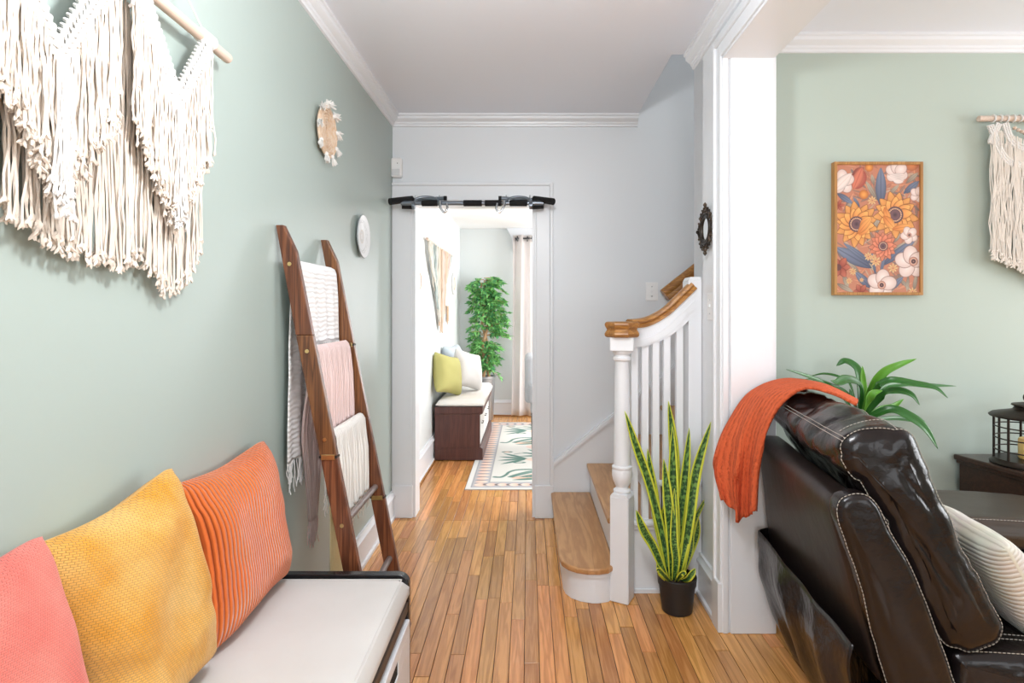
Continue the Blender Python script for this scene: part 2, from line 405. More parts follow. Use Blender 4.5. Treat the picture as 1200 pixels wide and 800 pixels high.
# cased opening between hall and living room : casing on the hall face, jamb lining, header lining
oc = MB()
oc.box(PX0 - 0.020, PX0, PY, PY + 0.051, 0.20, 2.378 + 0.054, ch=0.002)
oc.box(PX0 - 0.030, PX0, PY + 0.050, PY + 0.070, 0.20, 2.378 + 0.075, ch=0.003)
oc.box(PX0 - 0.030, PX0, PY - 0.004, PY + 0.076, 0, 0.205, ch=0.003)
oc.box(PX0 - 0.020, PX0, -2.5, PY - 0.0005, 2.378, 2.378 + 0.055, ch=0.002)
oc.box(PX0 - 0.030, PX0, -2.5, PY + 0.0495, 2.378 + 0.053, 2.378 + 0.075, ch=0.003)
oc.box(PX0 - 0.012, PX0 + 0.012, PY - 0.010, PY, 0.0, 2.378, ch=0.003)
oc.box(PX0 + 0.020, PX1 + 0.006, PY - 0.012, PY + 0.0005, 0.0, 2.378, ch=0.003)
oc.box(PX0 - 0.012, PX1 + 0.006, -2.5, PY, 2.366, 2.379, ch=0.002)
struct('trim_7', oc, WHITE)
# living-room side casing
struct('trim_8', MB().box(PX1, PX1 + 0.012, PY - 0.012, PY + 0.07, 0, 2.44, ch=0.003), WHITE)
# cornice box over the dining window
struct('trim_9', MB().prism([(-0.27, DCH), (-0.205, 2.22), (-0.185, 2.05), (1.5, 2.05), (1.5, DCH)], DBY - 0.07, DBY, 'Y'), WHITE)
# sloped skirt board on the stairwell back wall, with its cap moulding
SL = 0.185 / 0.235
def sk(x, off): return 0.349 + (x - 0.374) * SL + off
struct('baseboard_stair', MB().prism([(0.160, 0), (0.160, sk(0.16, 0.145)), (2.6, sk(2.6, 0.145)), (2.6, sk(2.6, -0.35)), (0.65, 0)], BY - 0.014, BY, 'Y')
       .prism([(0.160, sk(0.16, 0.135)), (0.160, sk(0.16, 0.185)), (2.6, sk(2.6, 0.185)), (2.6, sk(2.6, 0.135))], BY - 0.024, BY, 'Y')
       .prism([(0.160, sk(0.16, 0.15)), (0.160, sk(0.16, 0.175)), (2.6, sk(2.6, 0.175)), (2.6, sk(2.6, 0.15))], BY - 0.034, BY, 'Y'), WHITE)

# windows
def window(name, M, w, h, nx, ny):
    """frame in local x,z around the origin, depth along y"""
    fr = MB(); b = 0.05
    fr.box(-w / 2, -w / 2 + b, -0.04, 0.04, -h / 2, h / 2, M=M).box(w / 2 - b, w / 2, -0.04, 0.04, -h / 2, h / 2, M=M)
    fr.box(-w / 2, w / 2, -0.04, 0.04, -h / 2, -h / 2 + b, M=M).box(-w / 2, w / 2, -0.04, 0.04, h / 2 - b, h / 2, M=M)
    fr.box(-w / 2, w / 2, -0.035, 0.035, -0.02, 0.02, M=M)
    for i in range(1, nx): 
        xx = -w / 2 + w * i / nx; fr.box(xx - 0.015, xx + 0.015, -0.03, 0.03, -h / 2, h / 2, M=M)
    struct(name, fr, WHITE)
T = Matrix.Translation
window('window_1', T((0.62, DBY + 0.11, 1.25)), 1.2, 1.6, 2, 2)
window('window_2', T((2.55, 5.4, 1.35)) @ Matrix.Rotation(R(90), 4, 'Z'), 2.2, 1.6, 3, 2)
window('window_3', T((4.55, 1.5, 1.5)) @ Matrix.Rotation(R(90), 4, 'Z'), 1.8, 1.5, 2, 2)
window('window_4', T((2.6, -2.55, 1.5)), 2.4, 1.6, 3, 2)
window('window_5', T((-0.05, -2.55, 1.45)), 1.1, 1.9, 1, 2)

# ================================================================== STAIRCASE
st = thing('staircase', (0.62, 3.1, 0), 'white painted staircase with oak treads, turned newel post and honey wood handrail', 'staircase')
TS = [(0.145, 0.165), (0.374, 0.349)] + [(0.374 + 0.235 * k, 0.349 + 0.185 * k) for k in range(1, 10)]
TY0 = 2.655
cur = [(0.145, BY - 0.015), (0.146, 2.67), (0.155, 2.62), (0.180, 2.578), (0.22, 2.548), (0.27, 2.532), (0.32, 2.532), (0.365, 2.545), (0.392, 2.575), (0.398, 2.61), (0.398, BY - 0.015)]
def off(poly, d):
    cx = sum(p[0] for p in poly) / len(poly); cy = 3.0
    return [(max(x, 0.145 + d) if x < 0.3 else x, y + d if y < 3.3 else y) for x, y in poly]
t0 = MB().prism(cur[::-1], 0.137, 0.165, 'Z').build('tread', TREAD, st, smooth=False); bevel(t0, 0.009, 3)
r0 = MB().prism([(x + (0.02 if x < 0.3 else 0), y + (0.022 if y < 3.3 else 0)) for x, y in cur][::-1], 0.001, 0.137, 'Z').build('riser', WHITE, st, angle=50)
MB().prism([(x + (0.012 if x < 0.3 else 0), y + (0.012 if y < 3.3 else 0)) for x, y in cur][::-1], 0.120, 0.137, 'Z').build('cove_moulding', WHITE, st, angle=50)
for k in range(1, 10):
    X, Z = TS[k]; xn = X + 0.262
    o = MB().box(X, xn, TY0, BY - 0.015, Z - 0.028, Z).build('tread', TREAD, st, smooth=False); bevel(o, 0.008, 2)
    MB().box(X + 0.022, X + 0.04, TY0, BY - 0.015, TS[k - 1][1], Z - 0.028).build('riser', WHITE, st, smooth=False)
# stepped side panel with painted nosing returns
for k in range(1, 3):
    X, Z = TS[k]; x1 = TS[k + 1][0] + 0.02 if k < 2 else PX0 - 0.001; x0 = X + 0.022 if k > 1 else 0.40
    MB().box(x0, x1, TY0 - 0.005, TY0 + 0.02, 0.001, Z - 0.028).build('side_panel', WHITE, st, smooth=False)
    nr = MB().box(max(X, 0.43), x1 + 0.0, TY0 - 0.032, TY0, Z - 0.028, Z).build('nosing_return', WHITE, st, smooth=False); bevel(nr, 0.010, 3)
    c_ = MB().box(max(X + 0.02, 0.43), x1, TY0 - 0.017, TY0 - 0.004, Z - 0.05, Z - 0.028).build('cove_moulding', WHITE, st, smooth=False); bevel(c_, 0.006, 2)
MB().box(0.46, PX0 - 0.03, TY0 - 0.012, TY0, 0.001, 0.02).build('side_shoe', WHITE, st, smooth=False)
# newel
nx, ny = 0.432, 2.592; nw = 0.044
nw_ = MB(); Mn = T((nx, ny, 0)) @ Matrix.Rotation(R(-28), 4, 'Z')
nb = MB().box(-nw, nw, -nw, nw, 0.001, 0.480, ch=0.004, M=Mn).prism([(-nw, 0), (nw, 0), (nw - 0.01, 0.014), (-nw + 0.01, 0.014)], -nw, nw, 'Y', M=Mn @ T((0, 0, 0.480)))
newel = nb.build('newel_post', WHITE, st, smooth=False)
MB().lathe([(0.036, 0.490), (0.040, 0.497), (0.040, 0.505), (0.030, 0.512), (0.028, 0.520), (0.034, 0.532), (0.042, 0.550), (0.046, 0.570), (0.0465, 0.590), (0.044, 0.602), (0.0465, 0.606), (0.0465, 0.614),
            (0.038, 0.620), (0.0375, 0.64), (0.0375, 0.72), (0.036, 0.85), (0.034, 1.00), (0.0315, 1.092), (0.033, 1.097), (0.040, 1.102), (0.041, 1.112), (0.034, 1.117), (0.034, 1.124), (0.043, 1.134), (0.045, 1.143), (0.04, 1.146)], (nx, ny, 0), 28).build('turned_shaft', WHITE, newel)
Mt = T((nx, ny, 0)) @ Matrix.Rotation(R(-12), 4, 'Z')
MB().box(-0.053, 0.053, -0.050, 0.050, 1.144, 1.208, ch=0.003, M=Mt).build('top_block', WHITE, newel, smooth=False)
cap = MB()
for z0, z1, r0_, r1_ in ((1.206, 1.214, 0.076, 0.084), (1.214, 1.224, 0.084, 0.084), (1.224, 1.238, 0.084, 0.073), (1.238, 1.248, 0.073, 0.075), (1.248, 1.258, 0.075, 0.083), (1.258, 1.268, 0.083, 0.083), (1.268, 1.276, 0.083, 0.074)):
    pass
cap.lathe([(0.074, 1.206), (0.083, 1.212), (0.085, 1.222), (0.080, 1.230), (0.074, 1.238), (0.074, 1.246), (0.081, 1.254), (0.084, 1.262), (0.083, 1.270), (0.074, 1.277)], (0, 0, 0), 8, M=Mt @ Matrix.Rotation(R(22.5), 4, 'Z'))
co = cap.build('newel_cap', RAILW, newel, label='honey brown moulded wooden cap', smooth=False); bevel(co, 0.003, 2)
# handrail with easing, white fillet beneath it
RY = 2.66
rail = smoothline([(0.47, RY - 0.04, 1.268), (0.54, RY - 0.01, 1.274), (0.60, RY, 1.296), (0.655, RY, 1.332), (0.71, RY, 1.385), (0.775, RY, 1.447)], 6)
RP = [(-0.030, -0.022), (-0.030, -0.012), (-0.024, -0.006), (-0.031, 0.004), (-0.026, 0.014), (-0.012, 0.020), (0.012, 0.020), (0.026, 0.014), (0.031, 0.004), (0.024, -0.006), (0.030, -0.012), (0.030, -0.022)]
def sweep(mb, path, prof, close=True):
    n = len(prof); v = []
    for i, p in enumerate(path):
        d = (path[min(i + 1, len(path) - 1)] - path[max(i - 1, 0)]).normalized(); side = d.cross(Vector((0, 0, 1))).normalized(); up = side.cross(d).normalized()
        for a, b in prof: v.append(p + side * a + up * b)
    f = [(i * n + k, i * n + (k + 1) % n, (i + 1) * n + (k + 1) % n, (i + 1) * n + k) for i in range(len(path) - 1) for k in range(n)]
    f += [tuple(range(n - 1, -1, -1)), tuple(range((len(path) - 1) * n, len(path) * n))]
    return mb.add(v, f)
sweep(MB(), rail, RP).build('handrail', RAILW, st, label='honey brown curved wooden handrail')
sweep(MB(), [p + Vector((0, 0, -0.022)) for p in rail], [(-0.022, -0.088), (-0.022, 0), (0.022, 0), (0.022, -0.088)]).build('rail_fillet', WHITE, st, smooth=False)
sweep(MB(), [p + Vector((0, 0, -0.075)) for p in rail], [(-0.026, -0.03), (-0.026, 0), (0.026, 0), (0.026, -0.03)]).build('rail_moulding', WHITE, st, smooth=False)
def railz(x):
    for a, b in zip(rail[:-1], rail[1:]):
        if a.x <= x <= b.x: return a.z + (b.z - a.z) * (x - a.x) / (b.x - a.x)
    return rail[-1].z
for bx, zb in ((0.500, 0.349), (0.550, 0.349), (0.600, 0.349), (0.652, 0.535), (0.712, 0.535)):
    MB().box(bx - 0.0155, bx + 0.0155, RY - 0.015, RY + 0.015, zb, railz(bx) - 0.10).build('baluster', WHITE, st, smooth=False)
hp = MB().box(0.752, 0.838, 2.640, 2.745, 0.001, 1.470).prism([(0.752, 1.470), (0.838, 1.470), (0.830, 1.486), (0.762, 1.486)], 2.645, 2.742, 'Y').build('half_post', WHITE, st, smooth=False); bevel(hp, 0.003, 2)
for o in st.children: pass
# rail fixed to the stairwell wall
wr = thing('wall_handrail', (1.1, BY - 0.06, 1.6), 'short dark honey wooden handrail rising along the stairwell back wall', 'handrail')
x0, x1 = 0.86, 2.2; z0 = 1.425
pth = [Vector((x0 + (x1 - x0) * i / 6, BY - 0.065, z0 + (x1 - x0) * i / 6 * SL)) for i in range(7)]
sweep(MB(), pth, [(a * 1.1, b * 1.9) for a, b in RP]).build('rail', RAILW, wr)
for xx in (1.0, 1.9): MB().tube([(xx, BY - 0.065, z0 + (xx - x0) * SL - 0.04), (xx, BY - 0.045, z0 + (xx - x0) * SL - 0.09), (xx, BY - 0.002, z0 + (xx - x0) * SL - 0.10)], 0.008).build('bracket', BRASS, wr)

# wall fittings
def plate(name, loc, M, w, h, label):
    t = thing(name, loc, label, 'switch')
    Mx = T(loc) @ M
    o = MB().box(-w / 2, w / 2, -0.006, 0, -h / 2, h / 2, ch=0.002, M=Mx).build('cover_plate', PLASTIC, t, smooth=False)
    MB().box(-0.005, 0.005, -0.013, -0.004, -0.004, 0.012, ch=0.001, M=Mx).build('toggle', PLASTIC, t, smooth=False)
    for s in (-1, 1): MB().tube([(Mx @ Vector((0, -0.0075, s * h * 0.26))), (Mx @ Vector((0, -0.005, s * h * 0.26)))], 0.003).build('screw', CHROME, t)
plate('light_switch', (0.795, BY, 1.448), Matrix(), 0.078, 0.118, 'white light switch on the stairwell wall beside the newel cap')
plate('light_switch', (PX0, 2.50, 1.345), Matrix.Rotation(R(-90), 4, 'Z'), 0.075, 0.118, 'white switch plate on the white pier below the ornate black mirror')
ms = thing('motion_sensor', (-0.825, BY, 2.235), 'white motion sensor box high in the corner above the door', 'sensor')
o = MB().box(-0.874, -0.806, BY - 0.045, BY, 2.175, 2.300, ch=0.008).build('housing', PLASTIC, ms, smooth=False)
MB().box(-0.866, -0.816, BY - 0.050, BY - 0.042, 2.185, 2.225, ch=0.003).build('lens', mat('sensor_lens', (0.70, 0.71, 0.72), 0.5), ms, smooth=False)
MB().ball((-0.832, BY - 0.046, 2.262), 0.003).build('indicator', BLACKM, ms)

lamp = thing('added_ceiling_light', (0.0, 1.0, 2.515), 'added ceiling light fixture of the hall, unseen above the picture frame', 'lamp')
MB().lathe([(0.06, 0.064), (0.06, 0.045), (0.010, 0.035), (0.010, -0.21), (0.035, -0.22), (0.035, -0.23), (0.01, -0.23)], (0.0, 1.0, 2.515), 32).build('ceiling_rose', CHROME, lamp)  # unseen fixture added to go with the hall fill light
# ================================================================== WALL HANGINGS
def strand(mb, p0, length, rnd_, r=0.0022, wav=0.006, seg=7, n=4, drift=(0, 0), axis=(0, 1, 0), out=(1, 0, 0), tuft=True, taper=1.0):
    """a hanging cord : wavers along axis and out, ends in a frayed tuft"""
    a = Vector(axis); o_ = Vector(out); p = Vector(p0); pts = []
    ph = rnd_.uniform(0, 6.28); f = rnd_.uniform(9, 16); ph2 = rnd_.uniform(0, 6.28)
    for i in range(seg + 1):
        t = i / seg
        w = wav * math.sin(ph + f * t * length * 2.2) * min(1, t * 3)
        pts.append(p - Vector((0, 0, length * t)) + a * (w + drift[0] * t * t) + o_ * (0.5 * wav * math.sin(ph2 + f * t * 2) + drift[1] * t))
    mb.tube(pts, [r * (1 - (1 - taper) * i / seg) for i in range(seg + 1)], n, cap=False)
    if tuft:
        e = pts[-1]
        for k in range(3):
            d = Vector((rnd_.uniform(-.4, .4), rnd_.uniform(-1, 1), rnd_.uniform(-1.3, -0.3))).normalized()
            d = a * d.y + o_ * d.x + Vector((0, 0, d.z))
            mb.tube([e + Vector((0, 0, 0.003)), e + d * rnd_.uniform(0.004, 0.008), e + d * rnd_.uniform(0.009, 0.015)], [r * 1.0, r * 1.5, r * 0.3], 4, cap=False)

# big macrame over the bench
rm = random.Random(3)
mac = thing('macrame_wall_hanging', (LX + 0.02, 0.98, 1.39), 'large cream macrame wall hanging with knotted V bands and long frayed fringe above the cushions', 'wall hanging')
mx = LX + 0.035
dz0 = 2.030
MB().tube([(mx + 0.012, 0.33, dz0), (mx + 0.012, 1.55, dz0 - 0.006)], 0.0135, 14).build('dowel', DOWEL, mac)
MB().tube(smoothline([(mx + 0.012, 0.46, dz0 + 0.012), (mx - 0.01, 0.94, 2.42), (mx + 0.012, 1.435, dz0 + 0.012)][:2] + [(mx - 0.01, 0.96, 2.42)], 2) + [Vector((mx + 0.012, 1.435, dz0 + 0.012))], 0.0022, 6).build('hanging_cord', COTTONW, mac)
n_gap = 0
apex = [(0.335, 1.77), (0.659, 1.765), (0.983, 1.76), (1.307, 1.79)]
half = 0.137
def arm_line(s, ay, az): return Vector((mx + 0.014, ay + s * half, dz0 - 0.025)), Vector((mx + 0.014, ay, az))
for ay, az in apex:
    for s in (-1, 1):
        mb = MB(); a, b = arm_line(s, ay, az); d = (b - a); L_ = d.length; d.normalize(); nrm = Vector((0, -d.z, d.y)) * (1 if s > 0 else -1)
        if nrm.z > 0: nrm = -nrm
        nk = int(L_ / 0.0135)
        for row in range(6 if s < 0 and abs(ay - 1.307) < 0.01 else 4):
            for k in range(nk + 1):
                c = a + d * (L_ * k / nk + row * 0.004) - nrm * (row - 1.4) * 0.0125
                c.x += 0.004 * (1 if row in (1, 2) else 0) + rm.uniform(-.001, .001)
                e = (d * 0.8 + nrm * 0.6).normalized()
                q = Vector((0, e.y, e.z)) * 0.0085
                mb.tube([c - q - Vector((0.004, 0, 0)), c - q * 0.5 + Vector((0.004, 0, 0)), c + q * 0.5 + Vector((0.004, 0, 0)), c + q - Vector((0.004, 0, 0))], [0.0035, 0.0056, 0.0056, 0.0035], 5)
        # loops round the dowel
        for k in range(7):
            y_ = a.y + (k - 3) * 0.008
            mb.torus((mx + 0.012, y_, dz0 - 0.003), 0.0155, 0.0038, (1, 0, 0), (0, 0, 1), 10, 5)
        mb.build('knotted_band', COTTONW, mac)
    # triangular mesh of cords inside the V top
bot = [(0.25, 1.50), (0.34, 1.39), (0.45, 1.50), (0.60, 1.47), (0.72, 1.42), (0.85, 1.51), (0.93, 1.49), (1.00, 1.455), (1.06, 1.44), (1.13, 1.425), (1.20, 1.44), (1.235, 1.455), (1.26, 1.425), (1.33, 1.375), (1.40, 1.42), (1.455, 1.50), (1.48, 1.60)]
def interp(t, x):
    for (a, b), (c, d) in zip(t[:-1], t[1:]):
        if a <= x <= c: return b + (d - b) * (x - a) / (c - a)
    return t[0][1] if x < t[0][0] else t[-1][1]
back = MB(); n_ = 440
for i in range(n_):
    y = 0.25 + (1.452 - 0.25) * i / (n_ - 1) + rm.uniform(-.003, .003)
    zt = dz0 - 0.02
    k = min(apex, key=lambda q: abs(q[0] - y)); t = min(1, abs(y - k[0]) / half)
    zt = k[1] + (dz0 - 0.02 - k[1]) * t - 0.01
    zb = interp(bot, y) + rm.uniform(-.012, .02)
    strand(back, (mx - 0.004 + rm.uniform(-.010, .006), y, zt), zt - zb, rm, 0.0024, 0.0035, 9, 4, drift=(rm.uniform(-.012, .012), 0.0))
back.build('back_fringe', COTTON, mac, kind='stuff')
front = MB()
for ay, az in apex:
    for s in (-1, 1):
        for i in range(64):
            t = i / 63
            for lay in range(2):
                y = ay + s * half * (1 - t) + rm.uniform(-.004, .004); zt = dz0 - 0.035 - (dz0 - 0.035 - az) * t - 0.01
                zb = (1.80 - (1.80 - 1.53) * t ** 0.8) if lay == 0 else (1.72 - (1.72 - 1.56) * t)
                zb += rm.uniform(-.025, .02)
                strand(front, (mx + 0.012 + lay * 0.006 + rm.uniform(0, .010), y, zt), max(0.05, zt - zb), rm, 0.0022, 0.004, 7, 4, drift=(rm.uniform(-.010, .008), rm.uniform(0, .006)))
front.build('front_fringe', COTTON, mac, kind='stuff')
tas = MB()
for ay, az in apex:
    for i in range(26):
        strand(tas, (mx + 0.026 + rm.uniform(0, .01), ay + rm.uniform(-.014, .014), az + 0.005), rm.uniform(0.20, 0.27), rm, 0.0024, 0.004, 7, 4, drift=(rm.uniform(-.016, .016), 0))
tas.build('centre_tassels', COTTONW, mac, kind='stuff')

# woven basket disc with tassels
bk = thing('woven_wall_basket', (LX + 0.005, 2.40, 2.09), 'round woven straw wall disc with white yarn tassels', 'wall decor')
bc = Vector((LX + 0.018, 2.40, 2.09)); RB = 0.108
STRAW = mat('woven_straw', (0.62, 0.42, 0.27), 0.85, var=((60, 60, 60), (0.70, 0.58, 0.46), 0.2), bump=((200, 200, 200), 0.4, 0.001))
mb = MB()
mb.lathe([(0.001, -0.016), (RB * 0.6, -0.016), (RB, 0.0), (RB, 0.006), (RB * 0.6, -0.006), (0.001, -0.006)], bc, 36, 'X')
for k in range(9): mb.torus(bc + Vector((0.001 - 0.010 * (1 - k / 8), 0, 0)), 0.010 + k * 0.0118, 0.0062, (0, 1, 0), (0, 0, 1), 36, 6)
mb.build('woven_disc', STRAW, bk)
for k in range(9):
    a = 2 * math.pi * (k + 0.35) / 9; mb = MB(); c = bc + Vector((0.006, math.cos(a) * RB * 0.98, math.sin(a) * RB * 0.98))
    for i in range(26):
        d = Vector((rm.uniform(-.1, .8), math.cos(a) * 0.9 + rm.uniform(-.6, .6), math.sin(a) * 0.9 + rm.uniform(-.6, .6) - 0.5)).normalized()
        mb.tube([c, c + d * 0.018, c + d * rm.uniform(.026, .036) + Vector((0, 0, -.005))], [0.0035, 0.003, 0.0015], 4)
    mb.ball(c, 0.010); mb.build('tassel', COTTONW, bk)

# patterned plate on the wall
def ringmat(name, cols, cy, cz, rad):
    m = bpy.data.materials.new(name); m.use_nodes = True; nt = m.node_tree; L = nt.links.new; b = nt.nodes['Principled BSDF']
    geo = nt.nodes.new('ShaderNodeNewGeometry'); sub = nt.nodes.new('ShaderNodeVectorMath'); sub.operation = 'SUBTRACT'; sub.inputs[1].default_value = (0, cy, cz)
    L(geo.outputs['Position'], sub.inputs[0]); mul = nt.nodes.new('ShaderNodeVectorMath'); mul.operation = 'MULTIPLY'; mul.inputs[1].default_value = (0, 1, 1); L(sub.outputs[0], mul.inputs[0])
    ln = nt.nodes.new('ShaderNodeVectorMath'); ln.operation = 'LENGTH'; L(mul.outputs[0], ln.inputs[0])
    dv = nt.nodes.new('ShaderNodeMath'); dv.operation = 'DIVIDE'; dv.inputs[1].default_value = rad; L(ln.outputs['Value'], dv.inputs[0])
    ns = nt.nodes.new('ShaderNodeTexNoise'); ns.inputs['Scale'].default_value = 90; L(geo.outputs['Position'], ns.inputs['Vector'])
    ad = nt.nodes.new('ShaderNodeMath'); ad.operation = 'MULTIPLY_ADD'; ad.inputs[1].default_value = 0.12; L(ns.outputs['Fac'], ad.inputs[0]); L(dv.outputs[0], ad.inputs[2])
    r = nt.nodes.new('ShaderNodeValToRGB'); r.color_ramp.interpolation = 'CONSTANT'
    while len(r.color_ramp.elements) > 1: r.color_ramp.elements.remove(r.color_ramp.elements[0])
    r.color_ramp.elements[0].position = 0; r.color_ramp.elements[0].color = (*cols[0][1], 1)
    for p, c in cols[1:]: e = r.color_ramp.elements.new(p); e.color = (*c, 1)
    L(ad.outputs[0], r.inputs[0]); L(r.outputs[0], b.inputs['Base Color']); b.inputs['Roughness'].default_value = 0.35
    return m
W_ = (0.74, 0.76, 0.77); G_ = (0.52, 0.54, 0.54); T_ = (0.60, 0.57, 0.53)
PLT = ringmat('plate_ring_pattern', [(0, T_), (0.12, W_), (0.17, T_), (0.24, G_), (0.30, T_), (0.38, W_), (0.60, W_), (0.70, G_), (0.74, W_), (0.79, G_), (0.82, W_)], 2.93, 1.712, 0.112)
pl = thing('wall_plate', (LX + 0.003, 2.93, 1.712), 'round white wall plate with a faint grey ring pattern, above the ladder', 'plate')
MB().lathe([(0.001, -0.002), (0.07, -0.002), (0.108, 0.012), (0.112, 0.016), (0.110, 0.019), (0.104, 0.017), (0.072, 0.006), (0.001, 0.006)], (LX + 0.003, 2.93, 1.712), 40, 'X').build('dish', PLT, pl)
MB().torus((LX + 0.019, 2.93, 1.712), 0.1105, 0.0032, (0, 1, 0), (0, 0, 1), 40, 6).build('rim', mat('plate_rim', (0.30, 0.33, 0.34), 0.4), pl)

# ================================================================== CUSHIONS AND BENCH
def cushion(mbname, c, su, sv, th, eu, ev, m, parent=None, n=34, seed=0, slump=0.0, ear=0.10, pow_=0.55, wrinkle=0.006, tilt=0.0, edge=0.004):
    """soft square cushion : c centre, eu/ev unit axes of its face, front side = eu x ev"""
    eu = Vector(eu).normalized(); ev = Vector(ev); ev = (ev - eu * ev.dot(eu)).normalized(); en = eu.cross(ev); c = Vector(c)
    def side(sgn):
        def fn(a, b):
            u, v = a * 2 - 1, b * 2 - 1
            x = u * (1 - ear * (1 - v * v) ** 1.2 * 1.0 * abs(u)); y = v * (1 - ear * (1 - u * u) ** 1.2 * abs(v))
            rc_ = 1 - 0.045 * (u * u * v * v) ** 3; x *= rc_; y *= rc_
            t = max(0.0, (1 - u ** 4) * (1 - v ** 4)) ** pow_ * (1 - 0.25 * (u * u * v * v))
            w = noise.noise(Vector((u * 1.6 + seed, v * 1.6, sgn * 3.1))) * wrinkle * 2.2 * t
            fold = wrinkle * 0.9 * t * math.sin(9 * (u * math.cos(seed) + v * math.sin(seed)) + 4 * noise.noise(Vector((u * 2, v * 2, seed + 9)))) * (abs(u) ** 1.5 + abs(v) ** 1.5) * 0.5
            drop = slump * (1 - v) * 0.5 * t
            return c + eu * (x * su / 2) + ev * (y * sv / 2) + en * (sgn * (t * th / 2 + edge + w + fold) + 0) + en * drop * 0
        return fn
    mb = MB(); mb.grid(side(1), n, n); k = len(mb.v)
    g2 = MB().grid(side(-1), n, n); base_uv = {i: u for i, u in g2.uv.items()}; nf = len(mb.f)
    mb.v += g2.v
    for i, f in enumerate(g2.f): mb.uv[nf + i] = base_uv[i][::-1]; mb.f.append(tuple(q + k for q in f[::-1]))
    # closing strip round the edge
    ring = [i for i in range(n)] + [i * (n + 1) + n for i in range(n)] + [n * (n + 1) + n - i for i in range(n)] + [(n - i) * (n + 1) for i in range(n)]
    for i in range(len(ring)):
        a, b = ring[i], ring[(i + 1) % len(ring)]; mb.f.append((b, a, a + k, b + k)); mb.uv[len(mb.f) - 1] = [(0.5, 0.5)] * 4
    return mb.build(mbname, m, parent, angle=80, origin=None)

def corduroy(col, col2, n=30, name='corduroy', strength=0.9, axis=0):
    def fn(nt, uv, b):
        L = nt.links.new; sep = nt.nodes.new('ShaderNodeSeparateXYZ'); L(uv, sep.inputs[0])
        ns = nt.nodes.new('ShaderNodeTexNoise'); ns.inputs['Scale'].default_value = 7; L(uv, ns.inputs['Vector'])
        m0 = nt.nodes.new('ShaderNodeMath'); m0.operation = 'MULTIPLY_ADD'; m0.inputs[1].default_value = 0.012; L(ns.outputs['Fac'], m0.inputs[0]); L(sep.outputs[axis], m0.inputs[2])
        m1 = nt.nodes.new('ShaderNodeMath'); m1.operation = 'MULTIPLY'; m1.inputs[1].default_value = n * math.pi; L(m0.outputs[0], m1.inputs[0])
        s = nt.nodes.new('ShaderNodeMath'); s.operation = 'SINE'; L(m1.outputs[0], s.inputs[0])
        ab = nt.nodes.new('ShaderNodeMath'); ab.operation = 'ABSOLUTE'; L(s.outputs[0], ab.inputs[0])
        r = nt.nodes.new('ShaderNodeValToRGB'); r.color_ramp.elements[0].color = (*col2, 1); r.color_ramp.elements[1].color = (*col, 1); r.color_ramp.elements[1].position = 0.55
        L(ab.outputs[0], r.inputs[0])
        n2 = nt.nodes.new('ShaderNodeTexNoise'); n2.inputs['Scale'].default_value = 3; L(uv, n2.inputs['Vector'])
        mx_ = nt.nodes.new('ShaderNodeMix'); mx_.data_type = 'RGBA'; mx_.blend_type = 'MULTIPLY'; mx_.inputs[0].default_value = 0.25
        L(r.outputs[0], mx_.inputs[6]); L(n2.outputs['Color'], mx_.inputs[7]); L(mx_.outputs[2], b.inputs['Base Color'])
        bp = nt.nodes.new('ShaderNodeBump'); bp.inputs['Strength'].default_value = strength; bp.inputs['Distance'].default_value = 0.006
        L(ab.outputs[0], bp.inputs['Height']); L(bp.outputs[0], b.inputs['Normal']); b.inputs['Sheen Weight'].default_value = 0.35; b.inputs['Sheen Roughness'].default_value = 0.4
    return uvmat(name, fn, 0.85)
def chenille(col, col2, sc, name, slope=0.5, contrast=0.35, amt=0.6):
    """slanting rows of small tufts with rubbed paler patches"""
    def fn(nt, uv, b):
        L = nt.links.new; mp = nt.nodes.new('ShaderNodeMapping'); L(uv, mp.inputs[0]); mp.inputs['Rotation'].default_value = (0, 0, slope); mp.inputs['Scale'].default_value = (sc * 0.55, sc, 1)
        br = nt.nodes.new('ShaderNodeTexBrick'); L(mp.outputs[0], br.inputs[0]); br.inputs['Scale'].default_value = 1; br.inputs['Mortar Size'].default_value = 0.10; br.inputs['Mortar Smooth'].default_value = 1.0
        br.inputs['Brick Width'].default_value = 1.0; br.inputs['Row Height'].default_value = 0.6
        br.inputs['Color1'].default_value = (1, 1, 1, 1); br.inputs['Color2'].default_value = (0.85, 0.85, 0.85, 1); br.inputs['Mortar'].default_value = (0.25, 0.25, 0.25, 1)
        n2 = nt.nodes.new('ShaderNodeTexNoise'); n2.inputs['Scale'].default_value = 3.2; n2.inputs['Detail'].default_value = 3; L(uv, n2.inputs['Vector'])
        r = nt.nodes.new('ShaderNodeValToRGB'); r.color_ramp.elements[0].position = 0.5 - contrast / 2; r.color_ramp.elements[1].position = 0.5 + contrast / 2
        r.color_ramp.elements[0].color = (*col, 1); r.color_ramp.elements[1].color = (*col2, 1); L(n2.outputs['Fac'], r.inputs[0])
        mx_ = nt.nodes.new('ShaderNodeMix'); mx_.data_type = 'RGBA'; mx_.blend_type = 'MULTIPLY'; mx_.inputs[0].default_value = amt
        L(r.outputs[0], mx_.inputs[6]); L(br.outputs['Color'], mx_.inputs[7]); L(mx_.outputs[2], b.inputs['Base Color'])
        bp = nt.nodes.new('ShaderNodeBump'); bp.inputs['Strength'].default_value = 0.7; bp.inputs['Distance'].default_value = 0.003
        L(br.outputs['Color'], bp.inputs['Height']); L(bp.outputs[0], b.inputs['Normal']); b.inputs['Sheen Weight'].default_value = 0.2
    return uvmat(name, fn, 0.9)
ORANGE = corduroy((0.88, 0.19, 0.03), (0.58, 0.09, 0.012), 37, 'orange_corduroy', axis=0)
YELLOW = chenille((0.74, 0.33, 0.02), (0.84, 0.50, 0.14), 62, 'mustard_chenille', 0.45, 0.30, 0.55)
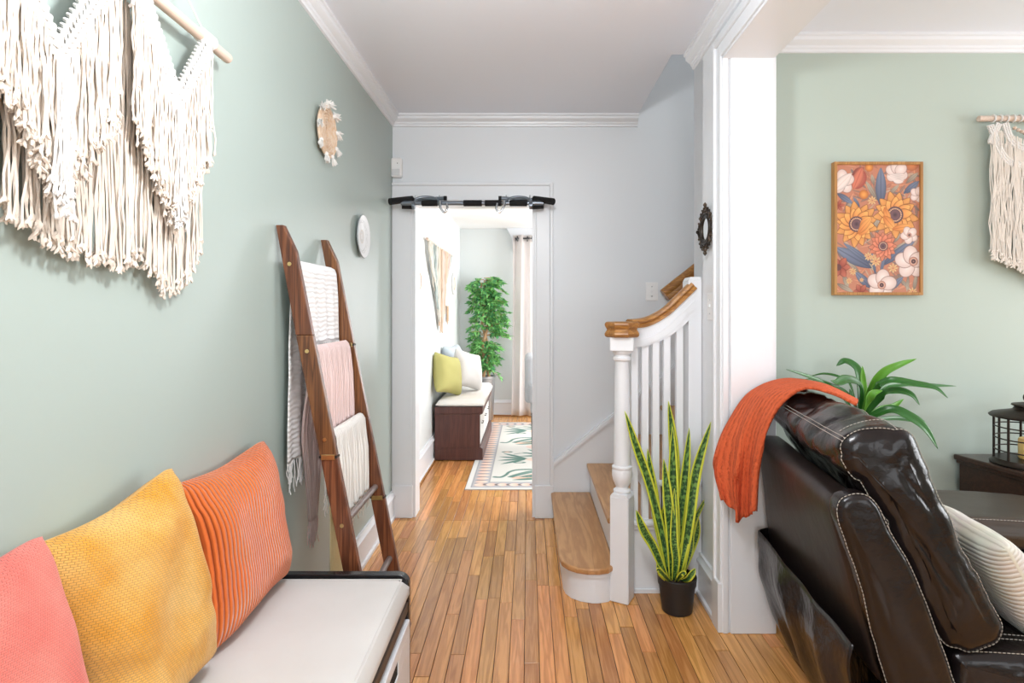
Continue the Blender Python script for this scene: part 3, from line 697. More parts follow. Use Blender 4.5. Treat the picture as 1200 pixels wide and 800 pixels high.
PINK = chenille((0.80, 0.17, 0.13), (0.88, 0.27, 0.21), 84, 'coral_chenille', 0.35, 0.3, 0.45)
SZ = 0.490   # seat cushion top
def wallcushion(name, y0, y1, xb, xt, z0, z1, th, m, label, seed, yawtop=0.0, shear=0.0, **kw):
    """cushion standing on the bench, leaning on the left wall"""
    b = Vector(((xb[0] + xb[1]) / 2, (y0 + y1) / 2, z0)); t = Vector(((xt[0] + xt[1]) / 2, (y0 + y1) / 2 + shear, z1))
    eu = Vector((xb[1] - xb[0], y1 - y0, yawtop)); ev = t - b
    o = cushion(name, (b + t) / 2, (y1 - y0), ev.length, th, eu, ev, m, None, seed=seed, **kw)
    tag(o, label, 'cushion', None); return o
wallcushion('throw_cushion', 1.355, 1.80, (-0.772, -0.760), (-0.838, -0.838), 0.497, 0.925, 0.15, ORANGE, 'burnt orange corduroy cushion on the bench, nearest the ladder', 1.3, yawtop=0.01, shear=-0.05, wrinkle=0.007, ear=0.10)
wallcushion('throw_cushion', 0.945, 1.305, (-0.775, -0.735), (-0.815, -0.830), 0.497, 0.965, 0.15, YELLOW, 'mustard yellow textured cushion in the middle of the bench', 4.2, yawtop=0.05, wrinkle=0.012, ear=0.11)
wallcushion('throw_cushion', 0.53, 0.952, (-0.735, -0.690), (-0.825, -0.835), 0.497, 0.955, 0.15, PINK, 'coral pink textured cushion at the lower left picture corner', 7.7, yawtop=0.03, wrinkle=0.007, ear=0.10)

BX0, BX1, BY0, BY1 = LX + 0.03, -0.380, 0.15, 1.82
bn = thing('storage_bench', (-0.61, 1.0, 0), 'black framed storage bench with white drawer fronts below the colourful cushions', 'bench')
endp = [(BX0, 0.0), (BX1, 0.0), (BX1, 0.455)] + [(BX1 - 0.035 + 0.035 * math.cos(R(a)), 0.455 + 0.035 * math.sin(R(a))) for a in range(15, 91, 15)] + [(BX0, 0.490)]
for a, b in ((BY1 - 0.028, BY1), (BY0, BY0 + 0.028)):
    o = MB().prism(endp, a, b, 'Y').build('end_panel', BLACKM, bn, angle=30); bevel(o, 0.003, 2)
MB().box(BX0, BX0 + 0.02, BY0 + 0.028, BY1 - 0.028, 0.0, 0.49).build('back_panel', BLACKM, bn, smooth=False)
DARKE = mat('dark_bench_edge', (0.045, 0.030, 0.022), 0.4)
o = MB().box(BX0 + 0.02, BX1 - 0.002, BY0 + 0.028, BY1 - 0.028, 0.372, 0.405).build('seat_board', DARKE, bn, smooth=False); bevel(o, 0.003)
MB().box(BX0 + 0.02, BX1 - 0.02, BY0 + 0.028, BY1 - 0.028, 0.0, 0.06).build('plinth', BLACKM, bn, smooth=False)
nd = 3; wd = (BY1 - BY0 - 0.056) / nd
for k in range(nd):
    a = BY0 + 0.028 + wd * k; b = a + wd
    if k: MB().box(BX0 + 0.02, BX1 - 0.012, a - 0.008, a + 0.008, 0.06, 0.372).build('divider', BLACKM, bn, smooth=False)
    d = MB(); ym = (a + b) / 2; g = 0.012; xo, xi = BX1 + 0.004, BX1 - 0.014
    d.box(xi, xo, a + g, b - 0.004, 0.066, 0.275, ch=0.002).box(xi, xo, a + g, b - 0.004, 0.318, 0.352, ch=0.002)
    d.box(xi, xo, a + g, ym - 0.11, 0.275, 0.318).box(xi, xo, ym + 0.11, b - 0.004, 0.275, 0.318)
    dr = d.build('drawer_front', WHITE, bn, smooth=False)
    MB().box(xi - 0.02, xo - 0.003, ym - 0.109, ym + 0.109, 0.276, 0.317).build('handle_slot_shade', BLACKR, dr, smooth=False)  # solid black block in the cutout, standing in for its inner shade
SEATF = mat('off_white_seat_canvas', (0.66, 0.645, 0.62), 0.92, bump=((350, 350, 350), 0.25, 0.001), var=((5, 5, 5), (0.62, 0.605, 0.58), 0.2))
def slab(x0, x1, y0, y1, z0, z1, n=20, puff=0.012, r=0.022, seed=0):
    mb = MB(); v = []
    def fn(u, vv):
        pass
    nx_, ny_ = n, n * 2
    def pt(i, j, top):
        u, w = i / nx_, j / ny_
        x = x0 + (x1 - x0) * u; y = y0 + (y1 - y0) * w
        ed = min(u * (x1 - x0), (1 - u) * (x1 - x0), w * (y1 - y0), (1 - w) * (y1 - y0))
        q = min(1, ed / 0.10); pf = puff * math.sin(q * math.pi / 2) + 0.003 * noise.noise(Vector((x * 4, y * 4, seed)))
        rr = max(0, 1 - ed / r); dz = r * (1 - math.sqrt(max(0, 1 - rr * rr)))
        return (x, y, (z1 - puff + pf - dz) if top else (z0 + dz * 0.8))
    for top in (1, 0):
        k = len(mb.v)
        mb.v += [pt(i, j, top) for j in range(ny_ + 1) for i in range(nx_ + 1)]
        for j in range(ny_):
            for i in range(nx_):
                f = (k + j * (nx_ + 1) + i, k + j * (nx_ + 1) + i + 1, k + (j + 1) * (nx_ + 1) + i + 1, k + (j + 1) * (nx_ + 1) + i)
                mb.f.append(f if top else f[::-1])
    k = (nx_ + 1) * (ny_ + 1)
    ring = [i for i in range(nx_)] + [j * (nx_ + 1) + nx_ for j in range(ny_)] + [ny_ * (nx_ + 1) + nx_ - i for i in range(nx_)] + [(ny_ - j) * (nx_ + 1) for j in range(ny_)]
    for i in range(len(ring)):
        a, b = ring[i], ring[(i + 1) % len(ring)]; mb.f.append((b, a, a + k, b + k))
    return mb
sc = slab(BX0 + 0.022, BX1 + 0.002, BY0 + 0.03, BY1 - 0.030, 0.406, SZ, 30, 0.006, 0.03).build('seat_cushion', SEATF, None)
tag(sc, 'long off-white canvas seat cushion lying on the black bench', 'seat cushion')
xs, xe = BX0 + 0.04, BX1 - 0.018
MB().tube([(xe, BY0 + 0.05, SZ - 0.0055), (xe, BY1 - 0.05, SZ - 0.0055)], 0.0022, 6).build('piping', SEATF, sc)
MB().tube([(xe, BY1 - 0.05, SZ - 0.0055), (xs, BY1 - 0.05, SZ - 0.0055)], 0.0022, 6).build('piping', SEATF, sc)

# ================================================================== LADDER WITH THROWS
LZ = 1.625
def lx(z): return -0.848 + 0.325 * (LZ - z) / LZ       # wall side of the rails' centre line
ld = thing('blanket_ladder', (-0.69, 2.16, 0), 'brown stained wooden blanket ladder leaning on the sage wall', 'ladder')
YN, YF = 1.952, 2.372
for k, yy in enumerate((YN, YF)):
    sgn = -1 if k == 0 else 1; ya, yb = yy - 0.013, yy + 0.013
    rl = MB(); hw = 0.029
    segs = [(0.0, 0.55), (0.55, 0.88), (0.88, 1.19 if k else 1.25), (1.19 if k else 1.25, LZ)] if k else [(0.0, 0.83), (0.83, 1.245), (1.245, LZ)]
    first = None
    for (za, zb) in segs:
        m_ = MB(); top = zb == LZ
        poly = [(lx(za) - hw, za), (lx(za) + hw, za), (lx(zb - (0.09 if top else 0)) + hw, zb - (0.09 if top else 0))]
        if top: poly += [(lx(zb) + hw * 0.15, zb), (lx(zb) - hw * 0.95, zb)]
        else: poly += [(lx(zb) - hw, zb)]
        poly = [(max(p, LX + 0.004), q) for p, q in poly]
        o = m_.prism(poly[::-1], ya, yb, 'Y').build('rail', LADW, ld, smooth=False); bevel(o, 0.003, 2)
        if not top:
            zc = zb - 0.0
            MB().box(lx(zc) - hw - 0.002, lx(zc) + hw + 0.002, ya - 0.002, yb + 0.002, zc - 0.008, zc - 0.001).build('dark_band', mat('joint_band', (0.02, 0.012, 0.008), 0.6), ld, smooth=False) if zb not in (1.245, 0.88) else None
            if zb in (0.83, 1.19, 0.55):
                MB().box(lx(zc) - hw * 0.8, lx(zc) + hw * 0.8, ya - 0.004, ya - 0.001, zc - 0.014, zc + 0.004, ch=0.001).build('hinge_plate', BRASS, ld, smooth=False)
RUNG = [1.49, 1.19, 0.886, 0.59, 0.29]
RUNGM = wood('dark_rung_wood', (0.10, 0.035, 0.015), (0.04, 0.014, 0.008), 'Y', 0.4)
RUNGG = mat('grey_rung_wood', (0.22, 0.17, 0.155), 0.4)
for i, z in enumerate(RUNG):
    MB().tube([(lx(z), YN, z), (lx(z), YF, z)], 0.0125, 12).build('rung', RUNGM if i < 3 else RUNGG, ld, label=None if i < 3 else 'greyish round rung')
    for yy, s in ((YN, -1), (YF, 1)):
        MB().lathe([(0.007, 0), (0.007, 0.002), (0.004, 0.004)], (lx(z), yy + s * 0.013, z) if s > 0 else (lx(z), yy - 0.017, z), 10, 'Y').build('bolt', BRASS, ld)

def throw(name, z, y0, y1, front_, back_, m, label, amp=0.008, waves=6, fr=0.09, frm=None, seed=0, r=0.0165, back_x=None, flare=0.0, holes=False, n=60, group=None, thick=0.003, flareb=0.0):
    cx = lx(z); rn = random.Random(seed); L_ = front_ + back_ + math.pi * r
    def path(s):
        if s < back_:
            d = back_ - s; x = cx - r; t = min(1, d / 0.35); 
            if back_x is not None: x += (back_x - (cx - r)) * (t * t * (3 - 2 * t))
            return x, z - d, -1
        s -= back_
        if s < math.pi * r: a = math.pi - s / r; return cx + r * math.cos(a), z + r * math.sin(a), 0
        d = s - math.pi * r
        return cx + r + 0.004 + d * 0.02, z - d, 1
    def fn(u, v):
        x, zz, sd = path(v * L_); d = abs(z - zz)
        k = min(1, max(0, (z - zz)) / 0.12)
        y = y0 + (y1 - y0) * u; fl = (flareb if sd < 0 else flare)
        y += (u - 0.5) * fl * k * d * 2 + 0.006 * noise.noise(Vector((zz * 7, seed, u * 2))) * k
        x += amp * k * (math.sin(waves * 2 * math.pi * u + seed + 1.5 * noise.noise(Vector((u * 2, zz * 2, seed)))) + 0.5 * noise.noise(Vector((u * 9, zz * 6, seed)))) + (amp * k if sd >= 0 else (-amp * 0.2 * k))
        if sd < 0: x = max(x, LX + 0.006)
        return (x, y, zz + 0.004 * noise.noise(Vector((u * 12, seed, 2))) * k)
    mb = MB().grid(fn, n, 60); o = mb.build(name, m, None); solid(o, thick, 0)
    # fringe at both ends
    fm = MB()
    for v in (0.0, 1.0):
        N = int((y1 - y0) / 0.0075)
        for i in range(N):
            p = Vector(fn(i / (N - 1), v)); ln = fr * rn.uniform(0.6, 1.1)
            strand(fm, p + Vector((0, 0, 0.003)), ln, rn, 0.0018, 0.006, 5, 4, axis=(0, 1, 0), tuft=False, drift=(rn.uniform(-.012, .012), 0))
    fm.build('fringe', frm or m, o, kind='stuff')
    tag(o, label, 'throw', group); return o
def gauze(col, name, sc=55, deep=0.6, vert=False):
    def fn(nt, uv, b):
        L = nt.links.new; mp = nt.nodes.new('ShaderNodeMapping'); L(uv, mp.inputs[0]); mp.inputs['Scale'].default_value = (sc * 0.9, sc * 0.22, 1) if vert else (sc * 0.28, sc, 1)
        w = nt.nodes.new('ShaderNodeTexWave'); w.bands_direction = 'X' if vert else 'Y'; w.inputs['Scale'].default_value = 0.30; w.inputs['Distortion'].default_value = 3.5; w.inputs['Detail'].default_value = 2; w.inputs['Detail Scale'].default_value = 1.6
        L(mp.outputs[0], w.inputs['Vector'])
        r = nt.nodes.new('ShaderNodeValToRGB'); r.color_ramp.elements[0].color = (*[c * deep for c in col], 1); r.color_ramp.elements[1].color = (*col, 1); r.color_ramp.elements[1].position = 0.5
        L(w.outputs['Fac'], r.inputs[0]); L(r.outputs[0], b.inputs['Base Color'])
        bp = nt.nodes.new('ShaderNodeBump'); bp.inputs['Strength'].default_value = 0.7; bp.inputs['Distance'].default_value = 0.0035
        L(w.outputs['Fac'], bp.inputs['Height']); L(bp.outputs[0], b.inputs['Normal'])
    return uvmat(name, fn, 0.95)
TW = gauze((0.88, 0.87, 0.86), 'white_crinkled_gauze', 60, deep=0.95); TP = gauze((0.86, 0.66, 0.63), 'dusty_pink_gauze', 40, deep=0.86, vert=True); TC = gauze((0.90, 0.88, 0.83), 'cream_crinkled_gauze', 30, deep=0.92, vert=True); TY = gauze((0.88, 0.76, 0.42), 'pale_yellow_gauze', 30, deep=0.9, vert=True)
throw('throw_blanket', RUNG[0], 1.985, 2.345, 0.285, 0.70, TW, 'white crinkled throw with fringe over the top rung of the ladder', 0.005, 4, 0.11, seed=1, back_x=-0.845, flareb=0.02)
throw('throw_blanket', RUNG[1], 1.990, 2.335, 0.30, 0.66, TP, 'dusty pink fringed scarf over the second rung of the ladder', 0.007, 6, 0.10, seed=2, back_x=-0.825, frm=TP, flareb=-0.22)
throw('throw_blanket', RUNG[2], 1.995, 2.345, 0.30, 0.22, TC, 'cream crinkled throw over the third rung of the ladder', 0.007, 5, 0.07, seed=3)
throw('throw_blanket', RUNG[2] - 0.026, 2.005, 2.20, 0.003, 0.60, TY, 'pale yellow cloth hanging behind the cream throw low on the ladder', 0.002, 3, 0.004, seed=4, r=0.008)

# ================================================================== PULL-UP BAR IN THE DOORWAY
pb = thing('pull_up_bar', (-0.35, BY - 0.10, 1.95), 'grey steel doorway pull-up bar with black foam grips', 'exercise bar')
pY = 3.50; pZ = 2.000
def px_(x): return (x - CX) * pY / F
def pz_(y): return H - (y - CY) * pY / F
MB().tube([(px_(470), pY, pz_(238)), (px_(637), pY, pz_(238))], 0.0135, 14).build('main_bar', STEEL, pb)
for a, b in ((494, 513), (543, 565), (568, 588), (597, 618)):
    MB().lathe([(0.014, 0), (0.0195, 0.003), (0.0195, px_(b) - px_(a) - 0.003), (0.014, px_(b) - px_(a))], (px_(a), pY, pz_(238)), 16, 'X').build('foam_grip', BLACKR, pb)
for s, xo in ((1, 0), (-1, 1107)):
    def X_(x): return px_(x) if s > 0 else px_(xo - x)
    MB().tube([(X_(480), pY + 0.06, pz_(232)), (X_(522), pY + 0.02, pz_(231.5))], 0.0125, 12).build('upper_tube', STEEL, pb)
    MB().tube([(X_(519.5), pY + 0.02, pz_(231.5)), (X_(523), pY + 0.02, pz_(231.5))], 0.0145, 12).build('end_cap', BLACKR, pb)
    MB().tube([(X_(481), pY + 0.055, pz_(231)), (X_(459), pY - 0.05, pz_(238))], [0.020, 0.021], 14).build('hand_grip', BLACKR, pb)
    MB().tube([(X_(470), pY + 0.02, pz_(240)), (X_(483), pY + 0.035, pz_(240))], 0.021, 14).build('frame_pad', BLACKR, pb)
    MB().tube(smoothline([(X_(485), pY - 0.01, pz_(240)), (X_(488), pY, pz_(233)), (X_(497), pY + 0.01, pz_(230.5)), (X_(508), pY + 0.01, pz_(231.5)), (X_(517), pY - 0.01, pz_(238))], 4), 0.009, 10).build('curved_brace', STEEL, pb)
    MB().tube(smoothline([(X_(516), pY - 0.02, pz_(236)), (X_(517), pY - 0.03, pz_(244)), (X_(521), pY - 0.03, pz_(249.5)), (X_(525), pY - 0.03, pz_(246)), (X_(524), pY - 0.02, pz_(239))], 4), 0.0075, 10).build('hook', CHROME, pb)
    MB().lathe([(0.010, 0), (0.024, 0.004), (0.024, 0.020), (0.010, 0.024)], (X_(485) - 0.012, pY - 0.005, pz_(241)), 16, 'X').build('clamp_ring', STEEL, pb)
    MB().lathe([(0.010, 0), (0.020, 0.004), (0.020, 0.020), (0.010, 0.024)], (X_(516) - 0.012, pY - 0.005, pz_(238)), 16, 'X').build('clamp_ring', STEEL, pb)
    for bx in (486, 514):
        MB().tube([(X_(bx), pY + 0.03, pz_(232)), (X_(bx), pY + 0.03, pz_(227.5))], 0.004, 8).build('bolt', CHROME, pb)
MB().box(px_(486), px_(621), BY - 0.010, BY + 0.0, 2.030, 2.05).v  # (rear cross bar sits behind the casing, out of sight)

# ================================================================== DINING ROOM
db = thing('storage_bench', (-0.61, 5.5, 0), 'dark brown wooden storage bench with white drawers in the far room', 'bench')
q0, q1, w0, w1 = DLX + 0.028, -0.400, 4.95, 6.15
o = MB().box(q0, q1 - 0.025, w0 + 0.008, w0 + 0.04, 0.08, 0.43).build('end_panel', DARKW, db, smooth=False)
MB().box(q0, q1 - 0.025, w1 - 0.04, w1 - 0.008, 0.08, 0.43).build('end_panel', DARKW, db, smooth=False)
MB().box(q0 - 0.0, q0 + 0.02, w0 + 0.04, w1 - 0.04, 0.08, 0.43).build('back_panel', DARKW, db, smooth=False)
o = MB().box(q0, q1, w0, w1, 0.009, 0.105).prism([(q0, 0.105), (q1, 0.105), (q1 - 0.018, 0.118), (q0, 0.118)], w0 + 0.004, w1, 'Y').build('plinth', DARKW, db, smooth=False)
o = MB().box(q0, q1, w0, w1, 0.415, 0.475).prism([(q0, 0.405), (q1 - 0.02, 0.405), (q1, 0.415), (q0, 0.415)], w0 + 0.003, w1, 'Y').build('top_board', DARKW, db, smooth=False); bevel(o, 0.004)
DK = mat('white_drawer_paint', (0.82, 0.82, 0.80), 0.4)
for k in range(3):
    a = w0 + 0.05 + k * (w1 - w0 - 0.10) / 3; b = a + (w1 - w0 - 0.10) / 3 - 0.02
    if k: MB().box(q0 + 0.02, q1 - 0.03, a - 0.019, a - 0.001, 0.118, 0.405).build('divider', DARKW, db, smooth=False)
    d_ = MB().box(q0 + 0.05, q1 - 0.028, a, b, 0.125, 0.40, ch=0.003).build('drawer', DK, db, smooth=False)
    MB().tube([(q1 - 0.026, (a + b) / 2 - 0.05, 0.30), (q1 - 0.012, (a + b) / 2 - 0.05, 0.30), (q1 - 0.012, (a + b) / 2 + 0.05, 0.30), (q1 - 0.026, (a + b) / 2 + 0.05, 0.30)], 0.004).build('handle', BRONZE, d_)
PADM = mat('white_bench_pad_fabric', (0.80, 0.77, 0.72), 0.9)
pad = slab(q0 + 0.01, q1 + 0.012, w0 - 0.005, w1, 0.476, 0.545, 22, 0.022, 0.034).build('bench_pad', PADM, None)
tag(pad, 'tufted white pad on top of the dark brown far bench', 'seat cushion')
for k in range(4):
    for j in range(2): MB().ball((q0 + 0.13 + j * 0.18, w0 + 0.15 + k * 0.30, 0.532), 0.010, 0.010, 0.004).build('tuft_button', PADM, pad)
LIME = mat('lime_green_cushion_fabric', (0.46, 0.43, 0.15), 0.85, bump=((120, 120, 120), 0.2, 0.001))
PALE = mat('pale_grey_cushion_fabric', (0.68, 0.655, 0.63), 0.85, bump=((120, 120, 120), 0.2, 0.001))
BLUEG = mat('blue_grey_cushion_fabric', (0.50, 0.56, 0.60), 0.85)
def dc_(c, eu, ev, s, m, label, seed):
    tag(cushion('throw_cushion', c, s, s, 0.15, eu, ev, m, None, n=20, seed=seed, wrinkle=0.005), label, 'cushion')
dc_((-0.730, 5.10, 0.745), (0.45, 0.85, -0.22), (-0.20, 0.10, 1), 0.37, LIME, 'lime green cushion on the far bench', 2)
dc_((-0.58, 5.43, 0.748), (0.55, 0.78, -0.25), (-0.22, 0.12, 1), 0.37, PALE, 'pale grey-white cushion on the far bench behind the lime one', 5)
dc_((-0.745, 5.66, 0.765), (0.2, 0.98, 0), (-0.18, 0.0, 1), 0.43, BLUEG, 'blue-grey cushion mostly hidden at the back of the far bench', 8)

# rug, flat woven pattern as vertex colours
def paint_plane(name, w, h, nx_, ny_, img, place, rough=0.9, parent=None, thick=None, bump=None):
    """img[ny,nx,3] linear colours at the vertices of a grid ; place(u,v)->point"""
    v = [place(i / (nx_ - 1), j / (ny_ - 1)) for j in range(ny_) for i in range(nx_)]
    f = [(j * nx_ + i, j * nx_ + i + 1, (j + 1) * nx_ + i + 1, (j + 1) * nx_ + i) for j in range(ny_ - 1) for i in range(nx_ - 1)]
    a = np.array([tuple(p) for p in v]); o = np.array(parent['_w']) if parent is not None else np.array([a[:, 0].mean(), a[:, 1].mean(), a[:, 2].min()])
    me = bpy.data.meshes.new(name); me.from_pydata((a - o).tolist(), [], f)
    ca = me.color_attributes.new('print', 'FLOAT_COLOR', 'POINT')
    c4 = np.ones((nx_ * ny_, 4), np.float32); c4[:, :3] = img.reshape(-1, 3); ca.data.foreach_set('color', c4.ravel())
    m = mat(name + '_print', (1, 1, 1), rough, bump=bump); nt = m.node_tree; n = nt.nodes.new('ShaderNodeVertexColor'); n.layer_name = 'print'
    nt.links.new(n.outputs[0], nt.nodes['Principled BSDF'].inputs['Base Color'])
    me.materials.append(m); ob = bpy.data.objects.new(name, me); C.objects.link(ob)
    if parent is not None: ob.parent = parent
    else: ob.location = tuple(o)
    ob['_w'] = tuple(o) if parent is None else parent['_w']
    return ob
class Canvas:
    def __init__(s, w, h, nx_, ny_, bg):
        s.X, s.Y = np.meshgrid(np.linspace(0, w, nx_), np.linspace(0, h, ny_)); s.im = np.zeros((ny_, nx_, 3)); s.im[:] = bg; s.px = w / nx_
    def mix(s, mask, col):
        mask = np.clip(mask, 0, 1)[..., None]; s.im = s.im * (1 - mask) + np.array(col) * mask if not isinstance(col, np.ndarray) or col.ndim == 1 else s.im * (1 - mask) + col * mask
    def leaf(s, x, y, a, l, w, c0, c1, edge=0.75, vein=None, p=0.8):
        ca, sa = math.cos(a), math.sin(a); u = ((s.X - x) * ca + (s.Y - y) * sa) / l; v = (-(s.X - x) * sa + (s.Y - y) * ca)
        hw = w / 2 * np.sin(np.pi * np.clip(u, 0, 1)) ** p; d = hw - np.abs(v); m = np.clip(d / s.px + 0.5, 0, 1) * (u > 0) * (u < 1)
        t = np.clip(u, 0, 1)[..., None]; col = np.array(c0) * (1 - t) + np.array(c1) * t
        e = np.clip(np.abs(v) / np.maximum(hw, 1e-6), 0, 1)[..., None]; col = col * (1 - (1 - edge) * e ** 3)
        if vein is not None: k = np.clip(1 - np.abs(v) / (w * 0.07), 0, 1)[..., None]; col = col * (1 - k * 0.6) + np.array(vein) * k * 0.6
        s.mix(m, col)
    def disc(s, x, y, r, c0, c1=None, ry=None, a=0):
        ry = ry or r; ca, sa = math.cos(a), math.sin(a); u = ((s.X - x) * ca + (s.Y - y) * sa) / r; v = (-(s.X - x) * sa + (s.Y - y) * ca) / ry
        d = np.sqrt(u * u + v * v); m = np.clip((1 - d) * r / s.px + 0.5, 0, 1); c1 = c0 if c1 is None else c1
        t = np.clip(d, 0, 1)[..., None]; s.mix(m, np.array(c0) * (1 - t) + np.array(c1) * t)
    def stroke(s, pts, w, col):
        for (x0_, y0_), (x1_, y1_) in zip(pts[:-1], pts[1:]):
            dx, dy = x1_ - x0_, y1_ - y0_; q = max(dx * dx + dy * dy, 1e-9); t = np.clip(((s.X - x0_) * dx + (s.Y - y0_) * dy) / q, 0, 1)
            d = np.hypot(s.X - x0_ - t * dx, s.Y - y0_ - t * dy); s.mix((w / 2 - d) / s.px + 0.5, col)
rw, rh = 1.6, 2.45; rnx, rny = 200, 306
CREAM = (0.66, 0.645, 0.60); GRN = (0.10, 0.20, 0.165); PCH = (0.72, 0.45, 0.34); GRY = (0.27, 0.27, 0.29)
cv = Canvas(rw, rh, rnx, rny, CREAM)
def band(d0, d1, col):
    d = np.minimum(np.minimum(cv.X, rw - cv.X), np.minimum(cv.Y, rh - cv.Y)); cv.mix(((d > d0) & (d < d1)).astype(float), col)
band(0.0, 0.035, (0.70, 0.69, 0.66)); band(0.035, 0.045, GRY); band(0.045, 0.165, (0.42, 0.42, 0.44)); 
for k in range(28):
    y = 0.09 + k * 0.085
    for xx, sg in ((0.055, 1), (rw - 0.055, -1)):
        cv.leaf(xx, y, 0 if sg > 0 else math.pi, 0.105, 0.062, PCH, (0.80, 0.66, 0.56), 1)
        cv.leaf(xx, y + 0.042, 0 if sg > 0 else math.pi, 0.085, 0.016, (0.16, 0.12, 0.12), (0.16, 0.12, 0.12), 1)
for k in range(17):
    x = 0.10 + k * 0.088
    for yy, sg in ((0.05, 1), (rh - 0.05, -1)):
        cv.leaf(x - 0.044, yy + sg * 0.055, 0, 0.088, 0.07, (0.80, 0.66, 0.56), PCH, 1); cv.disc(x + 0.044, yy + sg * 0.055, 0.022, (0.17, 0.13, 0.13))
band(0.165, 0.172, (0.30, 0.30, 0.31))
cvX = cv.X; cv.X = cv.X / 0.75      # the field motifs are narrower than they were drawn
SW = [(q.x, q.y) for q in smoothline([(0.26, 0.30, 0), (0.33, 0.295, 0), (0.38, 0.35, 0), (0.42, 0.44, 0), (0.52, 0.50, 0), (0.75, 0.51, 0), (1.0, 0.50, 0)], 6)]
for y0_ in (0.0, 1.15):
    cv.stroke([(x_, y_ + y0_) for x_, y_ in SW], 0.032, GRN)
    cv.leaf(0.40, y0_ + 0.30, 0.25, 0.9, 0.26, GRN, (0.3, 0.4, 0.35), 1); cv.leaf(0.47, y0_ + 0.29, 0.22, 0.9, 0.20, CREAM, CREAM, 1)
    cv.leaf(0.50, y0_ + 0.29, 0.15, 0.8, 0.20, PCH, PCH, 1); cv.leaf(0.44, y0_ + 0.27, 0.12, 0.5, 0.12, PCH, PCH, 1); cv.leaf(0.52, y0_ + 0.30, 0.2, 0.30, 0.07, GRN, GRN, 1, vein=CREAM)
    for a in (-0.55, -0.2, 0.15, 0.5): cv.leaf(0.62, y0_ + 0.84, math.pi + a, 0.36, 0.05, GRN, GRN, 1)
    cv.leaf(0.58, y0_ + 0.82, 0, 0.42, 0.16, (0.75, 0.6, 0.5), PCH, 1)
    cv.disc(0.52, y0_ + 0.72, 0.075, GRN, None, 0.028); cv.disc(0.52, y0_ + 0.72, 0.04, CREAM, None, 0.012)
    cv.stroke([(0.45, y0_ + 1.0), (0.52, y0_ + 1.03), (0.75, y0_ + 1.03), (0.9, y0_ + 1.0)], 0.014, GRN)
    for a in (2.4, 2.8, 3.2): cv.leaf(0.86, y0_ + 0.95, a, 0.34, 0.05, GRN, GRN, 1)
    cv.disc(0.36, y0_ + 1.08, 0.07, GRN, None, 0.026); cv.disc(0.36, y0_ + 1.08, 0.04, PCH, None, 0.013)
    cv.disc(0.85, y0_ + 1.28, 0.26, (0.74, 0.55, 0.47), None, 0.10); cv.disc(0.9, y0_ + 1.28, 0.17, CREAM, None, 0.06); cv.disc(0.95, y0_ + 1.27, 0.08, GRN, None, 0.03)
    cv.leaf(0.45, y0_ + 0.22, 0.15, 0.35, 0.05, GRN, GRN, 1)
cv.X = cvX
rug = paint_plane('area_rug', rw, rh, rnx, rny, cv.im, lambda u, v: (-0.466 + rw * u, 4.156 + rh * v, 0.0075), 0.95, bump=((200, 200, 200), 0.4, 0.002))
tag(rug, 'cream area rug with green and peach botanical pattern and triangle border', 'rug')
MB().box(-0.468, -0.466 + rw, 4.154, 4.156 + rh, 0.0008, 0.0072).build('rug_backing', mat('rug_edge_binding', (0.62, 0.60, 0.56), 0.95), rug, smooth=False)

# far macrame of drooping yarn, discs, small hangings
fm_ = thing('yarn_wall_hanging', (DLX + 0.02, 5.3, 1.1), 'grey-green and tan yarn wall hanging on the far room wall', 'wall hanging')
MB().tube([(DLX + 0.03, 4.56, 1.905), (DLX + 0.03, 6.05, 1.905)], 0.012, 10).build('dowel', DOWEL, fm_)
MB().tube([(DLX + 0.03, 4.62, 1.915), (DLX + 0.012, 5.3, 2.30), (DLX + 0.03, 5.98, 1.915)], 0.002, 6).build('hanging_cord', COTTONW, fm_)
YC = [mat('sage_yarn', (0.42, 0.48, 0.46), 0.95), mat('tan_yarn', (0.60, 0.46, 0.35), 0.95), mat('ecru_yarn', (0.70, 0.67, 0.60), 0.95), mat('blush_yarn', (0.66, 0.52, 0.46), 0.95)]
for g in range(8):
    ya = 4.62 + g * 0.175; mb = MB(); mid = 5.30
    for i in range(15):
        y = ya + i * 0.0125; depth_ = 0.80 - 0.55 * abs(y - mid) / 0.75 + rm.uniform(-.03, .02) - (0.15 if y > 5.6 else 0)
        strand(mb, (DLX + 0.03 + rm.uniform(-.008, .012), y, 1.90), depth_, rm, 0.005, 0.006, 8, 4, drift=((mid - y) * 0.40, 0.0), tuft=False)
    mb.build('yarn_bundle', YC[(2, 0, 2, 1, 3, 1, 3, 0)[g]], fm_, kind='stuff')
for yy, zz, rr, lab in ((4.33, 1.55, 0.11, 'round white wall disc to the left of the far yarn hanging'), (6.35, 1.62, 0.12, 'round white wall disc to the right of the far yarn hanging')):
    o = MB().lathe([(0.001, 0), (rr, 0), (rr + 0.004, 0.014), (rr - 0.004, 0.02), (rr * 0.8, 0.012), (0.001, 0.012)], (DLX + 0.002, yy, zz), 30, 'X').build('wall_disc', mat('disc_glaze', (0.66, 0.66, 0.64), 0.5), None); tag(o, lab, 'plate')
    MB().torus((DLX + 0.016, yy, zz), rr * 0.55, 0.004, (0, 1, 0), (0, 0, 1), 24, 6).build('inner_ring', STRAW, o)
hb = thing('woven_wall_tassel', (DLX + 0.01, 4.17, 1.90), 'small beige woven hanging high on the far room wall just inside the door', 'wall hanging')
mb = MB()
for i in range(14): strand(mb, (DLX + 0.014, 4.13 + i * 0.006, 2.04), 0.20 + rm.uniform(-.03, .02), rm, 0.004, 0.004, 5, 4, tuft=False)
mb.build('tassel', mat('beige_jute', (0.55, 0.42, 0.32), 0.95), hb, kind='stuff')
